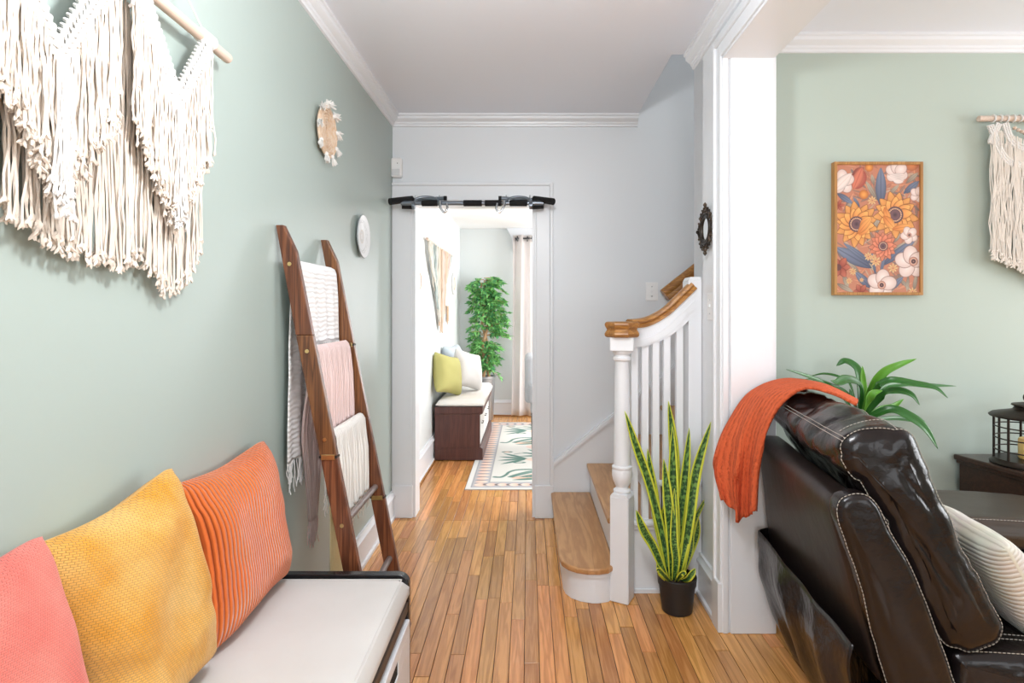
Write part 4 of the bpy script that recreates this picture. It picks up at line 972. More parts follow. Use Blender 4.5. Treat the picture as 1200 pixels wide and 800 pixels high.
MB().tube([(DLX + 0.014, 4.12, 2.045), (DLX + 0.014, 4.22, 2.045)], 0.007, 8).build('dowel', DOWEL, hb)
hb = thing('woven_wall_tassel', (DLX + 0.01, 5.8, 1.2), 'small tan hanging low beside the far yarn hanging', 'wall hanging')
mb = MB()
for i in range(12): strand(mb, (DLX + 0.014, 5.80 + i * 0.008, 1.36), 0.17 + rm.uniform(-.03, .02), rm, 0.004, 0.004, 5, 4, tuft=False)
mb.build('tassel', mat('tan_jute', (0.50, 0.34, 0.22), 0.95), hb, kind='stuff')
MB().tube([(DLX + 0.014, 5.79, 1.365), (DLX + 0.014, 5.90, 1.365)], 0.007, 8).build('dowel', DOWEL, hb)

# ficus
fx, fy = -0.535, 6.80
ft = thing('potted_ficus_tree', (fx, fy, 0), 'tall leafy green ficus tree with braided trunk in a silver pot', 'potted tree')
POTS = mat('silver_grey_pot', (0.36, 0.37, 0.38), 0.3, 0.6)
MB().lathe([(0.105, 0.001), (0.115, 0.02), (0.135, 0.50), (0.145, 0.505), (0.145, 0.53), (0.130, 0.53), (0.125, 0.48), (0.001, 0.48)], (fx + 0.0, fy, 0), 28).build('pot', POTS, ft)
TRK = mat('ficus_bark', (0.50, 0.30, 0.16), 0.8, bump=((60, 60, 60), 0.6, 0.004))
for k in range(2):
    pts = [(fx + 0.035 * math.cos(k * math.pi + i * 0.55) * (1 if i < 16 else 1.3) + 0.03 * (1 - i / 20), fy + 0.035 * math.sin(k * math.pi + i * 0.55), 0.47 + i * 0.062) for i in range(20)]
    MB().tube(pts, [0.020 - 0.0005 * i for i in range(20)], 8).build('trunk', TRK, ft)
rf = random.Random(5); br = MB(); lv = [MB(), MB()]
def small_leaf(mb, p, d, l, w):
    d = d.normalized(); s_ = d.cross(Vector((rf.uniform(-1, 1), rf.uniform(-1, 1), rf.uniform(0.2, 1)))).normalized(); n_ = s_.cross(d)
    mb.add([p, p + d * l * 0.4 + s_ * w / 2 + n_ * w * .15, p + d * l * 0.4 - s_ * w / 2 + n_ * w * .15, p + d * l - n_ * l * .1, p + d * l * 0.4], [(0, 4, 1), (0, 2, 4), (4, 3, 1), (4, 2, 3)])
for i in range(230):
    z0_ = rf.uniform(0.62, 1.72); k = (z0_ - 0.55) / 1.2
    rad = (0.20 if z0_ < 0.95 else 0.38 * (1 - 0.35 * max(0, k - 0.45) / 0.55)) * rf.uniform(0.5, 1.1); a = rf.uniform(0, 6.28)
    p0 = Vector((fx, fy, z0_)); d = Vector((math.cos(a), math.sin(a) * 0.42, rf.uniform(-0.1, 0.65)))
    pts = [p0 + d * rad * t + Vector((0, 0, -0.10 * t * t)) for t in (0, .35, .7, 1)]
    if (pts[-1].x) < DLX + 0.13: continue
    if pts[-1].y > 6.90 or (pts[-1].y > 6.76 and pts[-1].x > -0.28): continue
    br.tube(pts, [0.005, 0.004, 0.003, 0.0015], 5)
    for j in range(30):
        t = rf.uniform(0.25, 1.05); p = p0 + d * rad * t + Vector((0, 0, -0.10 * t * t)); dd = Vector((d.x + rf.uniform(-1, 1), d.y + rf.uniform(-1, 1), rf.uniform(-1.0, 0.35)))
        if z0_ < 0.95 and rf.random() < 0.45: continue
        small_leaf(lv[rf.random() < 0.35], p, dd, rf.uniform(0.05, 0.085), rf.uniform(0.022, 0.034))
br.build('branches', TRK, ft, kind='stuff')
lv[0].build('leaves', mat('ficus_leaf_bright', (0.20, 0.50, 0.14), 0.4), ft, smooth=False, kind='stuff')
lv[1].build('leaves', mat('ficus_leaf_deep', (0.08, 0.30, 0.11), 0.4), ft, smooth=False, kind='stuff', label='darker green leaves')

# curtains, rod and rings
def ctmat(name, col):
    m = mat(name, col, 0.9); nt = m.node_tree; b = nt.nodes['Principled BSDF']; tr = nt.nodes.new('ShaderNodeBsdfTranslucent'); tr.inputs[0].default_value = (*col, 1)
    mx_ = nt.nodes.new('ShaderNodeMixShader'); mx_.inputs[0].default_value = 0.3; out = nt.nodes['Material Output']
    nt.links.new(b.outputs[0], mx_.inputs[1]); nt.links.new(tr.outputs[0], mx_.inputs[2]); nt.links.new(mx_.outputs[0], out.inputs[0]); return m
CUR = ctmat('pale_blush_curtain', (0.76, 0.72, 0.70))
cY = 6.86
for a, b, lab, seed in ((-0.20, 0.075, 'pale blush curtain panel nearest the ficus tree', 0.0), (0.10, 0.52, 'pale blush curtain panel beside the armchair', 2.0)):
    def fn(u, v, a=a, b=b, seed=seed):
        z = 2.235 - v * 2.195; w = b - a; sp = 0.9 + 0.15 * v
        return (a + w * (0.5 + (u - 0.5) * sp) + 0.008 * math.sin(u * 19 + v * 3), cY + 0.03 * math.sin(u * w * 46 + seed) * (0.7 + 0.4 * v) + 0.01 * math.sin(u * 9 + 3 * v), z)
    o = MB().grid(fn, 60, 24).build('curtain', CUR, None); solid(o, 0.003); tag(o, lab, 'curtain')
rd = thing('curtain_rod', (0.4, cY, 2.18), 'thin black curtain rod with rings at the far window', 'curtain rod')
MB().tube([(-0.16, cY - 0.005, 2.195), (1.35, cY - 0.005, 2.195)], 0.009, 10).build('rod', BLACKM, rd)
for xx in (-0.13, -0.01, 0.05): MB().torus((xx, cY - 0.005, 2.190), 0.028, 0.007, (0, 1, 0), (0, 0, 1), 18, 6).build('ring', BLACKM, rd)
MB().box(-0.155, -0.125, cY - 0.02, DBY, 2.17, 2.20).build('bracket', BLACKM, rd, smooth=False)

# grey dining armchair
ac = thing('upholstered_armchair', (0.25, 5.2, 0), 'light grey upholstered armchair seen at the right edge of the doorway', 'armchair')
def rbox(x0, x1, y0, y1, z0, z1, r=0.04):
    o = MB().box(x0, x1, y0, y1, z0, z1); return o
o = rbox(-0.03, 0.05, 4.98, 5.46, 0.50, 0.915).build('backrest', GREYFAB, ac); bevel(o, 0.035, 5)
o = rbox(0.02, 0.56, 4.96, 5.48, 0.40, 0.52).build('seat', GREYFAB, ac); bevel(o, 0.03, 5)
for y in (4.95, 5.42): o = rbox(0.0, 0.48, y, y + 0.07, 0.50, 0.68).build('armrest', GREYFAB, ac); bevel(o, 0.03, 5)
for x, y in ((0.045, 4.99), (0.045, 5.44), (0.52, 4.99), (0.52, 5.44)):
    MB().tube([(x, y, 0.42), (x, y, 0.009)], [0.022, 0.012], 10).build('leg', BLACKM, ac)
# ================================================================== PICTURE
pc = thing('framed_picture', (1.588, 2.565, 1.397), 'framed floral picture with orange sunflowers and white blooms on the sage wall', 'picture')
fx0, fx1, fz0, fz1, fyf, fyb = 1.386, 1.788, 1.398, 2.002, 2.548, 2.578
OAKF = wood('golden_frame_wood', (0.48, 0.24, 0.07), (0.30, 0.13, 0.03), 'Z', 0.4, ring=60)
t_ = 0.013
for nm, b in (('frame_side', (fx0, fx0 + t_, fz0, fz1)), ('frame_side', (fx1 - t_, fx1, fz0, fz1)), ('frame_side', (fx0 + t_, fx1 - t_, fz1 - t_, fz1)), ('frame_side', (fx0 + t_, fx1 - t_, fz0, fz0 + t_))):
    o = MB().box(b[0], b[1], fyf, fyb, b[2], b[3]).build(nm, OAKF, pc, smooth=False); bevel(o, 0.0015, 2)
MB().box(fx0 + t_, fx1 - t_, fyf + 0.010, fyb, fz0 + t_, fz1 - t_).build('backing', mat('picture_backing', (0.3, 0.15, 0.08), 0.8), pc, smooth=False)
rp = random.Random(2)
cv = Canvas(99, 150.5, 230, 348, (0.50, 0.20, 0.12))
for i in range(260):      # mottled foliage ground
    c = rp.choice([(0.62, 0.27, 0.16), (0.42, 0.17, 0.11), (0.30, 0.17, 0.13), (0.50, 0.32, 0.22), (0.58, 0.24, 0.13), (0.22, 0.15, 0.14)])
    cv.leaf(rp.uniform(-5, 99), rp.uniform(-5, 150), rp.uniform(-3.1, 3.1), rp.uniform(8, 22), rp.uniform(1.5, 4), c, c, 0.6)
BEI = ((0.20, 0.15, 0.12), (0.50, 0.42, 0.32)); BLU = ((0.08, 0.09, 0.15), (0.21, 0.24, 0.33))
def leaf2(x0, y0, x1, y1, w, c, vein=None, p=0.8): cv.leaf(x0, y0, math.atan2(y1 - y0, x1 - x0), math.hypot(x1 - x0, y1 - y0), w, c[0], c[1], 0.55, vein or tuple(q * 0.5 for q in c[0]), p)
for q in ((49, 42, 35, 19, 6), (45, 24, 42, 11, 5), (62, 36, 75, 23, 5), (83, 22, 98, 9, 6), (84, 34, 98, 22, 5), (48, 82, 49, 60, 9), (37, 90, 40, 72, 6), (68, 92, 76, 80, 6), (60, 74, 52, 66, 6), (24, 100, 48, 128, 5), (8, 128, 14, 146, 6),
          (0, 140, 20, 150, 6), (28, 108, 12, 98, 5), (74, 132, 90, 150, 4), (92, 150, 96, 128, 5), (66, 104, 82, 92, 6), (58, 60, 70, 76, 6), (10, 52, 20, 44, 5), (28, 128, 12, 112, 5), (78, 128, 66, 150, 4), (86, 130, 84, 150, 4)): leaf2(*q, BEI)
for q in ((53, 50, 53, 3, 13), (42, 122, -2, 97, 15), (44, 118, 8, 92, 7), (53, 120, 96, 87, 10), (42, 146, 22, 126, 10), (60, 150, 80, 132, 8), (0, 33, 20, 46, 7), (28, 50, 20, 38, 4), (80, 34, 99, 19, 8), (47, 132, 42, 100, 4), (52, 132, 58, 104, 4)): leaf2(*q, BLU)
def flower(x, y, r, n, c0, c1, rings=2, core=0.26, w=0.42, squash=1.0, rot=0.0, cc=((0.10, 0.05, 0.06), (0.22, 0.11, 0.12)), pp=0.7):
    for k in range(rings):
        rr = r * (1 - 0.24 * k)
        for i in range(n):
            a = rot + 2 * math.pi * (i + 0.5 * k) / n + rp.uniform(-.1, .1)
            l = rr * rp.uniform(0.9, 1.05) * (1 - (1 - squash) * abs(math.sin(a)))
            sh = 0.82 + 0.18 * k
            cv.leaf(x, y, a, l * 1.0, r * w * 1.12, tuple(q * 0.35 for q in c0), tuple(q * 0.35 for q in c0), 1, p=pp)
            cv.leaf(x, y, a, l * 0.98, r * w, tuple(q * sh for q in c0), tuple(q * sh for q in c1), 0.72, p=pp)
    if core:
        cv.disc(x, y, r * core * 1.15, cc[0]); cv.disc(x, y, r * core, cc[1], cc[0])
        for i in range(22):
            a = i * 2 * math.pi / 22; cv.disc(x + math.cos(a) * r * core * 0.85, y + math.sin(a) * r * core * 0.85, r * 0.028, (0.75, 0.45, 0.28))
        cv.disc(x, y, r * core * 0.45, (0.06, 0.03, 0.04), (0.16, 0.08, 0.09))
OR0, OR1 = (0.60, 0.17, 0.035), (0.90, 0.42, 0.12); WH0, WH1 = (0.50, 0.30, 0.26), (0.84, 0.71, 0.66)
RD0, RD1 = (0.33, 0.055, 0.035), (0.62, 0.18, 0.11); CO0, CO1 = (0.50, 0.11, 0.06), (0.78, 0.27, 0.15)
# tulip and buds
cv.disc(26, 17, 9.5, (0.60, 0.17, 0.11), (0.33, 0.07, 0.05), 12, 0.5); leaf2(19, 12, 33, 3, 8, ((0.22, 0.05, 0.04), (0.45, 0.12, 0.08))); leaf2(20, 29, 31, 3, 12, (RD1, RD1), RD0)
cv.disc(32.6, 35, 5.6, (0.85, 0.36, 0.08), (0.45, 0.13, 0.03)); cv.disc(39, 3, 5, (0.85, 0.36, 0.08), (0.45, 0.13, 0.03)); cv.disc(90, -1, 8, (0.70, 0.25, 0.08), (0.4, 0.12, 0.05))
def bloom(x, y, r, a0, n=5, core=True, cx_=None, cy_=None):
    for i in range(n):
        a = a0 + 2 * math.pi * i / n
        px_a, py_a = x + math.cos(a) * r * 0.48, y + math.sin(a) * r * 0.48
        cv.disc(px_a, py_a, r * 0.60, (0.30, 0.17, 0.14), None, r * 0.50, a); cv.disc(px_a, py_a, r * 0.56, WH1, (0.66, 0.50, 0.45), r * 0.46, a)
    if core:
        x, y = cx_ or x, cy_ or y
        cv.disc(x, y, r * 0.30, (0.42, 0.20, 0.15)); cv.disc(x, y, r * 0.23, (0.62, 0.36, 0.27)); cv.disc(x, y, r * 0.15, (0.07, 0.03, 0.04)); cv.disc(x, y, r * 0.05, (0.3, 0.15, 0.12))
bloom(72, 9, 13, 0.4, 6, False); 
for i in range(5): leaf2(60 + i * 2, 14 + i * 1.2, 84 - i, 12 + i * 2.0, 6, (WH1, (0.74, 0.60, 0.55)), (0.6, 0.45, 0.4))
bloom(7, 20, 14, 0.9, 5, False); leaf2(-3, 31, 18, 10, 13, (WH1, (0.8, 0.66, 0.6)), (0.62, 0.47, 0.42)); bloom(97, 35, 9, 0, 5, False)
flower(2, 48, 8, 6, RD0, RD1, 1, 0)
flower(24, 70, 27, 13, OR0, OR1, 2, 0.30, 0.40, rot=0.3); flower(70, 59, 28, 13, OR0, OR1, 2, 0.31, 0.40, rot=0.1)
for a, x, y in ((2.2, 36, 73), (2.5, 35, 78), (1.9, 36, 68)): cv.leaf(x - 8, y + 5, -0.75, 17, 9, OR0, OR1, 0.7)
leaf2(25, 82, 42, 62, 9, (OR0, OR1)); leaf2(57, 50, 64, 68, 8, (OR0, OR1)); leaf2(56, 60, 70, 76, 11, (OR0, OR1)); leaf2(66, 76, 90, 72, 9, (OR0, OR1))
bloom(87, 83, 10, 0.5, 5); flower(55.7, 96, 18, 12, CO0, CO1, 2, 0.28, 0.40)
bloom(89, 115, 18.5, 0.9, 5, True, 92, 114); flower(4, 121, 13, 6, RD0, RD1, 1, 0, 0.6); cv.disc(2, 121, 4, (0.12, 0.04, 0.04)); flower(29, 150, 10, 6, RD0, RD1, 1, 0, 0.6)
bloom(54, 141, 17, 1.1, 5, True, 54, 142)
for x, y, r in ((42.7, 42, 6), (38, 108, 5.5), (47, 114, 7), (44, 109, 4), (67.5, 122, 6.5), (19.7, 126, 5), (15, 137, 4.5), (91, 150, 6), (30, 136, 3)):
    flower(x, y, r, 8, (0.75, 0.36, 0.12), (0.93, 0.66, 0.36), 1, 0.22, 0.34, cc=((0.6, 0.2, 0.06), (0.8, 0.3, 0.08)), pp=1)
paint_plane('print', 99, 150, 230, 348, cv.im, lambda u, v: (fx0 + t_ + (fx1 - fx0 - 2 * t_) * u, fyf + 0.008, fz1 - t_ - (fz1 - fz0 - 2 * t_) * v), 0.45, parent=pc)

# ================================================================== SMALL MACRAME ON THE LIVING ROOM WALL
m2 = thing('macrame_wall_hanging', (2.45, 2.56, 1.5), 'small cream macrame hanging with wooden beads at the right picture edge', 'wall hanging')
my = 2.545
MB().tube([(2.035, my, 2.195), (2.95, my, 2.195)], 0.013, 14).build('dowel', DOWEL, m2)
r2 = random.Random(9)
def knots(name, pts, wd, m=COTTONW):
    mb = MB(); pts = smoothline(pts, 8)
    for i in range(len(pts) - 1):
        p = (pts[i] + pts[i + 1]) / 2; d = (pts[i + 1] - pts[i]).normalized(); n_ = Vector((-d.z, 0, d.x))
        for k in (-1, 0, 1):
            q = p + n_ * k * wd / 3; e = (d + n_ * 0.7).normalized() * wd * 0.22
            mb.tube([q - e, q - e * 0.4 - Vector((0, 0.005, 0)), q + e * 0.4 - Vector((0, 0.005, 0)), q + e], [0.003, 0.005, 0.005, 0.003], 5)
    mb.build(name, m, m2)
def w2(px, py): return P(px, py, my - 0.008)
knots('knotted_band', [w2(1160, 147), w2(1166, 163), w2(1172, 178), w2(1182, 190), w2(1200, 196), w2(1222, 212)], 0.030)
knots('knotted_band', [w2(1170, 145), w2(1163, 160), w2(1160, 168)], 0.026)
knots('knotted_band', [w2(1177, 145), w2(1182, 160), w2(1190, 170), w2(1205, 174), w2(1222, 168), w2(1232, 147)], 0.032)
knots('knotted_band', [w2(1196, 190), w2(1212, 200), w2(1235, 196), w2(1255, 180), w2(1262, 147)], 0.03)
for k in range(9):
    t = k / 8; c = w2(1189 + 22 * math.sin(t * 1.57), 150 + 18 * t - 6 * t * t); MB().ball(c, 0.0085, n=10, m=7).build('wooden_bead', DOWEL, m2)
fr = MB()
for i in range(400):
    X = 2.085 + 0.80 * i / 399 + r2.uniform(-.003, .003); t = (X - 2.085) / 0.80
    top = 2.14 - 0.09 * min(1, t * 5) if i % 2 else 2.10 - 0.08 * min(1, t * 4)
    bot_ = 1.60 - 0.36 * min(t, 1 - t) + r2.uniform(-.035, .015)
    if i < 105 and i % 2: top = 2.15 - t * 0.3
    strand(fr, (X, my - 0.004 - r2.uniform(0, .014), top), top - bot_, r2, 0.0026, 0.006, 9, 4, axis=(1, 0, 0), out=(0, -1, 0), drift=(r2.uniform(-.01, .01), 0))
fr.build('fringe', mat('ecru_cotton_cord', (0.84, 0.78, 0.71), 0.95, bump=((500, 500, 500), 0.5, 0.001)), m2, kind='stuff')
mb = MB()
for X in np.arange(2.10, 2.80, 0.030): mb.torus((X, my, 2.195), 0.0155, 0.004, (0, 1, 0), (0, 0, 1), 12, 5)
mb.build('dowel_loops', COTTONW, m2, kind='stuff')

# ================================================================== ORNATE MIRROR
om = thing('ornate_wall_mirror', (PX0 - 0.01, 2.53, 1.694), 'small round mirror in an ornate dark scrollwork frame on the white pier', 'mirror')
oc_ = Vector((PX0 - 0.014, 2.53, 1.694))
MB().lathe([(0.001, -0.001), (0.052, -0.001), (0.052, 0.006), (0.001, 0.006)], oc_, 30, 'X').build('mirror_glass', MIRROR, om)
MB().torus(oc_, 0.056, 0.0085, (0, 1, 0), (0, 0, 1), 36, 8).torus(oc_ + Vector((-0.004, 0, 0)), 0.068, 0.005, (0, 1, 0), (0, 0, 1), 36, 8).build('frame', BRONZE, om)
BR2 = mat('aged_bronze', (0.075, 0.05, 0.032), 0.4, 0.6, bump=((120, 120, 120), 0.4, 0.002))
for k in range(12):
    a = 2 * math.pi * k / 12; mb = MB(); R2 = 0.094 if k % 3 else 0.099
    c = oc_ + Vector((-0.004, math.cos(a) * 0.086, math.sin(a) * 0.086)); rad = Vector((0, math.cos(a), math.sin(a))); tan = Vector((0, -math.sin(a), math.cos(a)))
    for s in (-1, 1):
        pts = [c + rad * (-0.012 + 0.022 * t + 0.006 * math.sin(t * 6)) + tan * s * (0.004 + 0.020 * math.sin(t * 2.6)) for t in [i / 9 for i in range(10)]]
        mb.tube(pts, [0.0035 + 0.002 * math.sin(i / 9 * 3.1) for i in range(10)], 6)
        e = pts[-1]; mb.ball(e + tan * s * -0.002, 0.006)
    if k % 3 == 0: mb.ball(c + rad * 0.022, 0.009); mb.tube([c + rad * 0.01, c + rad * 0.034], [0.007, 0.002], 6)
    mb.build('scroll_ornament', BR2 if k % 2 else BRONZE, om)

# ================================================================== SNAKE PLANT
def leafmat(name, fn, rough=0.35): return uvmat(name, fn, rough)
def snake(nt, uv, b):
    L = nt.links.new; sep = nt.nodes.new('ShaderNodeSeparateXYZ'); L(uv, sep.inputs[0])
    def M_(op, a, c, v2=None):
        n = nt.nodes.new('ShaderNodeMath'); n.operation = op
        for i, q in enumerate((a, c, v2)):
            if q is None: continue
            if isinstance(q, (int, float)): n.inputs[i].default_value = q
            else: L(q, n.inputs[i])
        return n.outputs[0]
    d = M_('ABSOLUTE', M_('SUBTRACT', sep.outputs[0], 0.5), 0)
    mp = nt.nodes.new('ShaderNodeMapping'); mp.inputs['Scale'].default_value = (2.2, 26, 1); L(uv, mp.inputs[0])
    ns = nt.nodes.new('ShaderNodeTexNoise'); ns.inputs['Scale'].default_value = 1.3; ns.inputs['Detail'].default_value = 3; L(mp.outputs[0], ns.inputs['Vector'])
    r = nt.nodes.new('ShaderNodeValToRGB'); r.color_ramp.elements[0].position = 0.46; r.color_ramp.elements[1].position = 0.56
    r.color_ramp.elements[0].color = (0.018, 0.075, 0.02, 1); r.color_ramp.elements[1].color = (0.16, 0.32, 0.07, 1); L(ns.outputs['Fac'], r.inputs[0])
    k = M_('GREATER_THAN', d, 0.33)
    mx_ = nt.nodes.new('ShaderNodeMix'); mx_.data_type = 'RGBA'; L(k, mx_.inputs[0]); L(r.outputs[0], mx_.inputs[6]); mx_.inputs[7].default_value = (0.66, 0.70, 0.06, 1)
    L(mx_.outputs[2], b.inputs['Base Color'])
SNK = leafmat('snake_plant_leaf', snake)
def leafstrip(path, w, fold, m, parent, name='leaf', prof=None, n=6, face=(0, -1, 0), thick=0.0022, label=None, twist=0.0, nseg=8):
    pts = smoothline(path, nseg); k = len(pts) - 1; mb = MB(); v = []; uv = []; f = []
    for i, p in enumerate(pts):
        t = i / k; d = (pts[min(i + 1, k)] - pts[max(i - 1, 0)]).normalized(); fc_ = Vector(face); s = d.cross(fc_)
        if s.length < 1e-4: s = d.cross(Vector((1, 0, 0)))
        s.normalize(); s.rotate(Matrix.Rotation(twist * t, 3, d)); nn = s.cross(d).normalized()
        if nn.dot(fc_) < 0: nn = -nn
        ww = w * (prof(t) if prof else 1)
        for j in range(n + 1):
            q = j / n * 2 - 1; v.append(p + s * (q * ww / 2) + nn * (fold * ww * (abs(q) ** 1.5) * 0.5)); uv.append((j / n, t))
    for i in range(k):
        for j in range(n): a = i * (n + 1) + j; f.append((a, a + 1, a + n + 2, a + n + 1))
    mb.add(v, f, uv); o = mb.build(name, m, parent, label=label, angle=80); solid(o, thick, 0); return o
sx, sy = 0.660, 2.50
sp = thing('potted_snake_plant', (sx, sy, 0), 'snake plant with yellow-edged upright leaves in a black pot beside the newel post', 'potted plant')
MB().lathe([(0.058, 0.001), (0.066, 0.004), (0.079, 0.118), (0.083, 0.120), (0.086, 0.154), (0.082, 0.157), (0.077, 0.154), (0.074, 0.135), (0.001, 0.135)], (sx, sy, 0), 32).build('pot', POTB, sp)
MB().lathe([(0.001, 0.136), (0.074, 0.136), (0.05, 0.142), (0.001, 0.143)], (sx, sy, 0), 20).build('soil', SOIL, sp)
def sprof(t): return (0.55 + 0.45 * math.sin(min(1, t / 0.45) * math.pi / 2)) * (1 if t < 0.6 else math.cos((t - 0.6) / 0.4 * math.pi / 2) ** 0.75 + 0.02)
def c7(x, y, Y): return P(630 + x / 2.857, 460 + y / 2.857, Y)
SL_ = [  # path in the plant's own fan, width
 ([(432, 625, 2.52), (415, 470, 2.54), (375, 310, 2.54), (330, 180, 2.52), (292, 62, 2.50)], 0.040),
 ([(455, 620, 2.56), (462, 430, 2.60), (455, 200, 2.61), (438, 28, 2.58)], 0.046),
 ([(452, 625, 2.53), (458, 470, 2.53), (452, 300, 2.55), (452, 113, 2.56)], 0.048),
 ([(470, 625, 2.53), (470, 470, 2.55), (490, 300, 2.56), (508, 118, 2.57)], 0.044),
 ([(480, 620, 2.50), (505, 440, 2.49), (530, 260, 2.50), (580, 98, 2.50)], 0.046),
 ([(430, 620, 2.55), (405, 450, 2.58), (385, 320, 2.60), (368, 188, 2.60)], 0.042),
 ([(445, 630, 2.48), (447, 500, 2.47), (435, 360, 2.47), (422, 222, 2.47)], 0.046),
 ([(420, 615, 2.50), (390, 520, 2.48), (355, 460, 2.46), (330, 393, 2.45)], 0.040),
 ([(485, 620, 2.54), (510, 530, 2.58), (520, 440, 2.60), (568, 343, 2.60)], 0.026),
 ([(465, 625, 2.50), (478, 560, 2.49), (500, 460, 2.50), (515, 330, 2.52)], 0.040),
 ([(440, 620, 2.58), (430, 520, 2.60), (425, 420, 2.62), (430, 350, 2.62)], 0.038),
 ([(475, 622, 2.57), (500, 560, 2.60), (530, 480, 2.61), (540, 420, 2.61)], 0.030),
 ([(455, 628, 2.46), (462, 560, 2.45), (455, 480, 2.45), (458, 320, 2.47)], 0.036),
 ([(430, 628, 2.46), (425, 615, 2.44), (412, 600, 2.425), (398, 572, 2.42)], 0.028),
 ([(480, 630, 2.47), (500, 622, 2.44), (515, 605, 2.43), (528, 588, 2.43)], 0.030),
 ([(465, 632, 2.45), (476, 612, 2.42), (488, 603, 2.41), (492, 612, 2.405)], 0.026),
 ([(440, 632, 2.45), (425, 612, 2.42), (405, 592, 2.40), (398, 596, 2.39)], 0.022)]
for path, w in SL_:
    pts = [c7(*q) for q in path]
    b0 = pts[0]; b0 = Vector((sx + (b0.x - sx) * 0.75, sy + (b0.y - sy) * 0.5, 0.139)); pts[0] = b0
    if pts[1].z < 0.15: pts[1] = Vector((pts[1].x, pts[1].y, 0.165))
    leafstrip(pts, w, 0.55, SNK, sp, prof=sprof)

# ================================================================== RECLINER
U = Vector((math.cos(R(8.7)), -math.sin(R(8.7)), 0)); V = Vector((math.sin(R(8.7)), math.cos(R(8.7)), 0)); O_ = Vector((0.81, 1.49, 0))
def lw(a, v, z): return O_ + U * a + V * v + Vector((0, 0, z))
def puff(prof, v0, v1, r, nv=16, wr=0.004, wf=7.0, seed=0, tw=None, ncap=4, bul=0.01, n=6, lon=(1, 1), lin=False):
    """rounded extrusion of a closed profile (a,z) along the width v ; returns MB and surface function"""
    pr = [Vector((p[0], 0, p[1])) for p in prof]
    if lin:
        out = []
        for i, p in enumerate(pr):
            q = pr[(i + 1) % len(pr)]
            for k in range(4): out.append(p.lerp(q, k / 4))
        pr = out
    else:
        q = [pr[-2], pr[-1]] + pr + [pr[0], pr[1], pr[2]]; out = []
        for i in range(2, len(pr) + 2):
            a, b, c, d = q[i - 1], q[i], q[i + 1], q[i + 2]
            for k in range(n):
                t = k / n; out.append(0.5 * ((2 * b) + (c - a) * t + (2 * a - 5 * b + 4 * c - d) * t * t + (3 * b - a - 3 * c + d) * t ** 3))
        pr = out
    N = len(pr); area_ = sum(pr[i].x * pr[(i + 1) % N].z - pr[(i + 1) % N].x * pr[i].z for i in range(N)); sg = 1 if area_ > 0 else -1
    nor = []
    for i in range(N):
        d = pr[(i + 1) % N] - pr[i - 1]; nor.append(Vector((d.z, 0, -d.x)).normalized() * sg)
    cen = sum(pr, Vector()) / N
    def surf(i, v, extra=0.0):
        e = min(v - v0, v1 - v); k = max(0, 1 - e / r); ins = r * (1 - math.sqrt(max(0, 1 - k * k)))
        w = wr * (noise.noise(Vector((pr[i].x * wf * lon[0] + seed, v * wf * lon[1], pr[i].z * wf * lon[0]))) * 2 + 0.6 * noise.noise(Vector((pr[i].x * wf * 3 + seed, v * wf * 2, pr[i].z * wf * 3))))
        if wr > 0.004:      # sharp creases in the slack leather
            q_ = Vector((pr[i].x * 9 + seed, v * 5 + pr[i].z * 4, pr[i].z * 9)); w -= wr * 1.1 * max(0, 1 - 5 * abs(noise.noise(q_))) ** 1.5
        p = pr[i] + nor[i] * (w - ins + extra)
        a = p.x + (tw(p.x, v, p.z) if tw else 0)
        return lw(a, v, p.z)
    mb = MB(); vs = [v0 + r * (1 - math.cos(k / 5 * math.pi / 2)) for k in range(5)] + [v0 + r + (v1 - v0 - 2 * r) * k / nv for k in range(nv + 1)] + [v1 - r * (1 - math.cos(k / 5 * math.pi / 2)) for k in range(4, -1, -1)]
    rows = []
    def caprow(v, s, sgn):
        row = []
        for i in range(N):
            k = 1 - s; p = cen + (pr[i] - nor[i] * r - cen) * s
            w = wr * 2 * (noise.noise(Vector((p.x * wf + seed + 5, sgn * 2.0, p.z * wf))) - (0.8 * max(0, 1 - 5 * abs(noise.noise(Vector((p.x * 11 + seed, 2.0, p.z * 8))))) ** 1.5 if wr > 0.004 else 0))
            a = p.x + (tw(p.x, v, p.z) if tw else 0)
            row.append(lw(a, v + sgn * (bul * (1 - s * s) + w * (1 - s ** 4)), p.z))
        return row
    for c in range(1, ncap): rows.append(caprow(v0, c / ncap, -1))
    for v in vs: rows.append([surf(i, v) for i in range(N)])
    for c in range(ncap - 1, 0, -1): rows.append(caprow(v1, c / ncap, 1))
    for row in rows: mb.v += [tuple(p) for p in row]
    for j in range(len(rows) - 1):
        for i in range(N): mb.f.append((j * N + i, j * N + (i + 1) % N, (j + 1) * N + (i + 1) % N, (j + 1) * N + i)[::sg])
    mb.f.append(tuple(range(N))[::sg * -1]); mb.f.append(tuple((len(rows) - 1) * N + i for i in range(N))[::sg])
    return mb, surf, N
def stitches(pts, parent, step=0.0105, ln=0.0075, r=0.0011, name='stitching'):
    mb = MB(); acc = 0; pts = [Vector(p) for p in pts]
    d = [0]
    for a, b in zip(pts[:-1], pts[1:]): d.append(d[-1] + (b - a).length)
    def at(s):
        for i in range(len(d) - 1):
            if d[i] <= s <= d[i + 1]: return pts[i].lerp(pts[i + 1], (s - d[i]) / max(1e-9, d[i + 1] - d[i]))
        return pts[-1]
    s = 0
    while s + ln < d[-1]: mb.tube([at(s), at(s + ln / 2), at(s + ln)], [r * 0.8, r * 1.2, r * 0.8], 5); s += step
    if mb.v: mb.build(name, STITCH, parent, kind='stuff')
rc = thing('leather_recliner', lw(0.3, 0.4, 0), 'black leather recliner armchair with pale stitching, seen from behind at the lower right', 'armchair')
def twist(a, v, z): return -0.95 * max(0, min(1, v / 0.8)) * max(0, (0.817 - z)) * 0.16
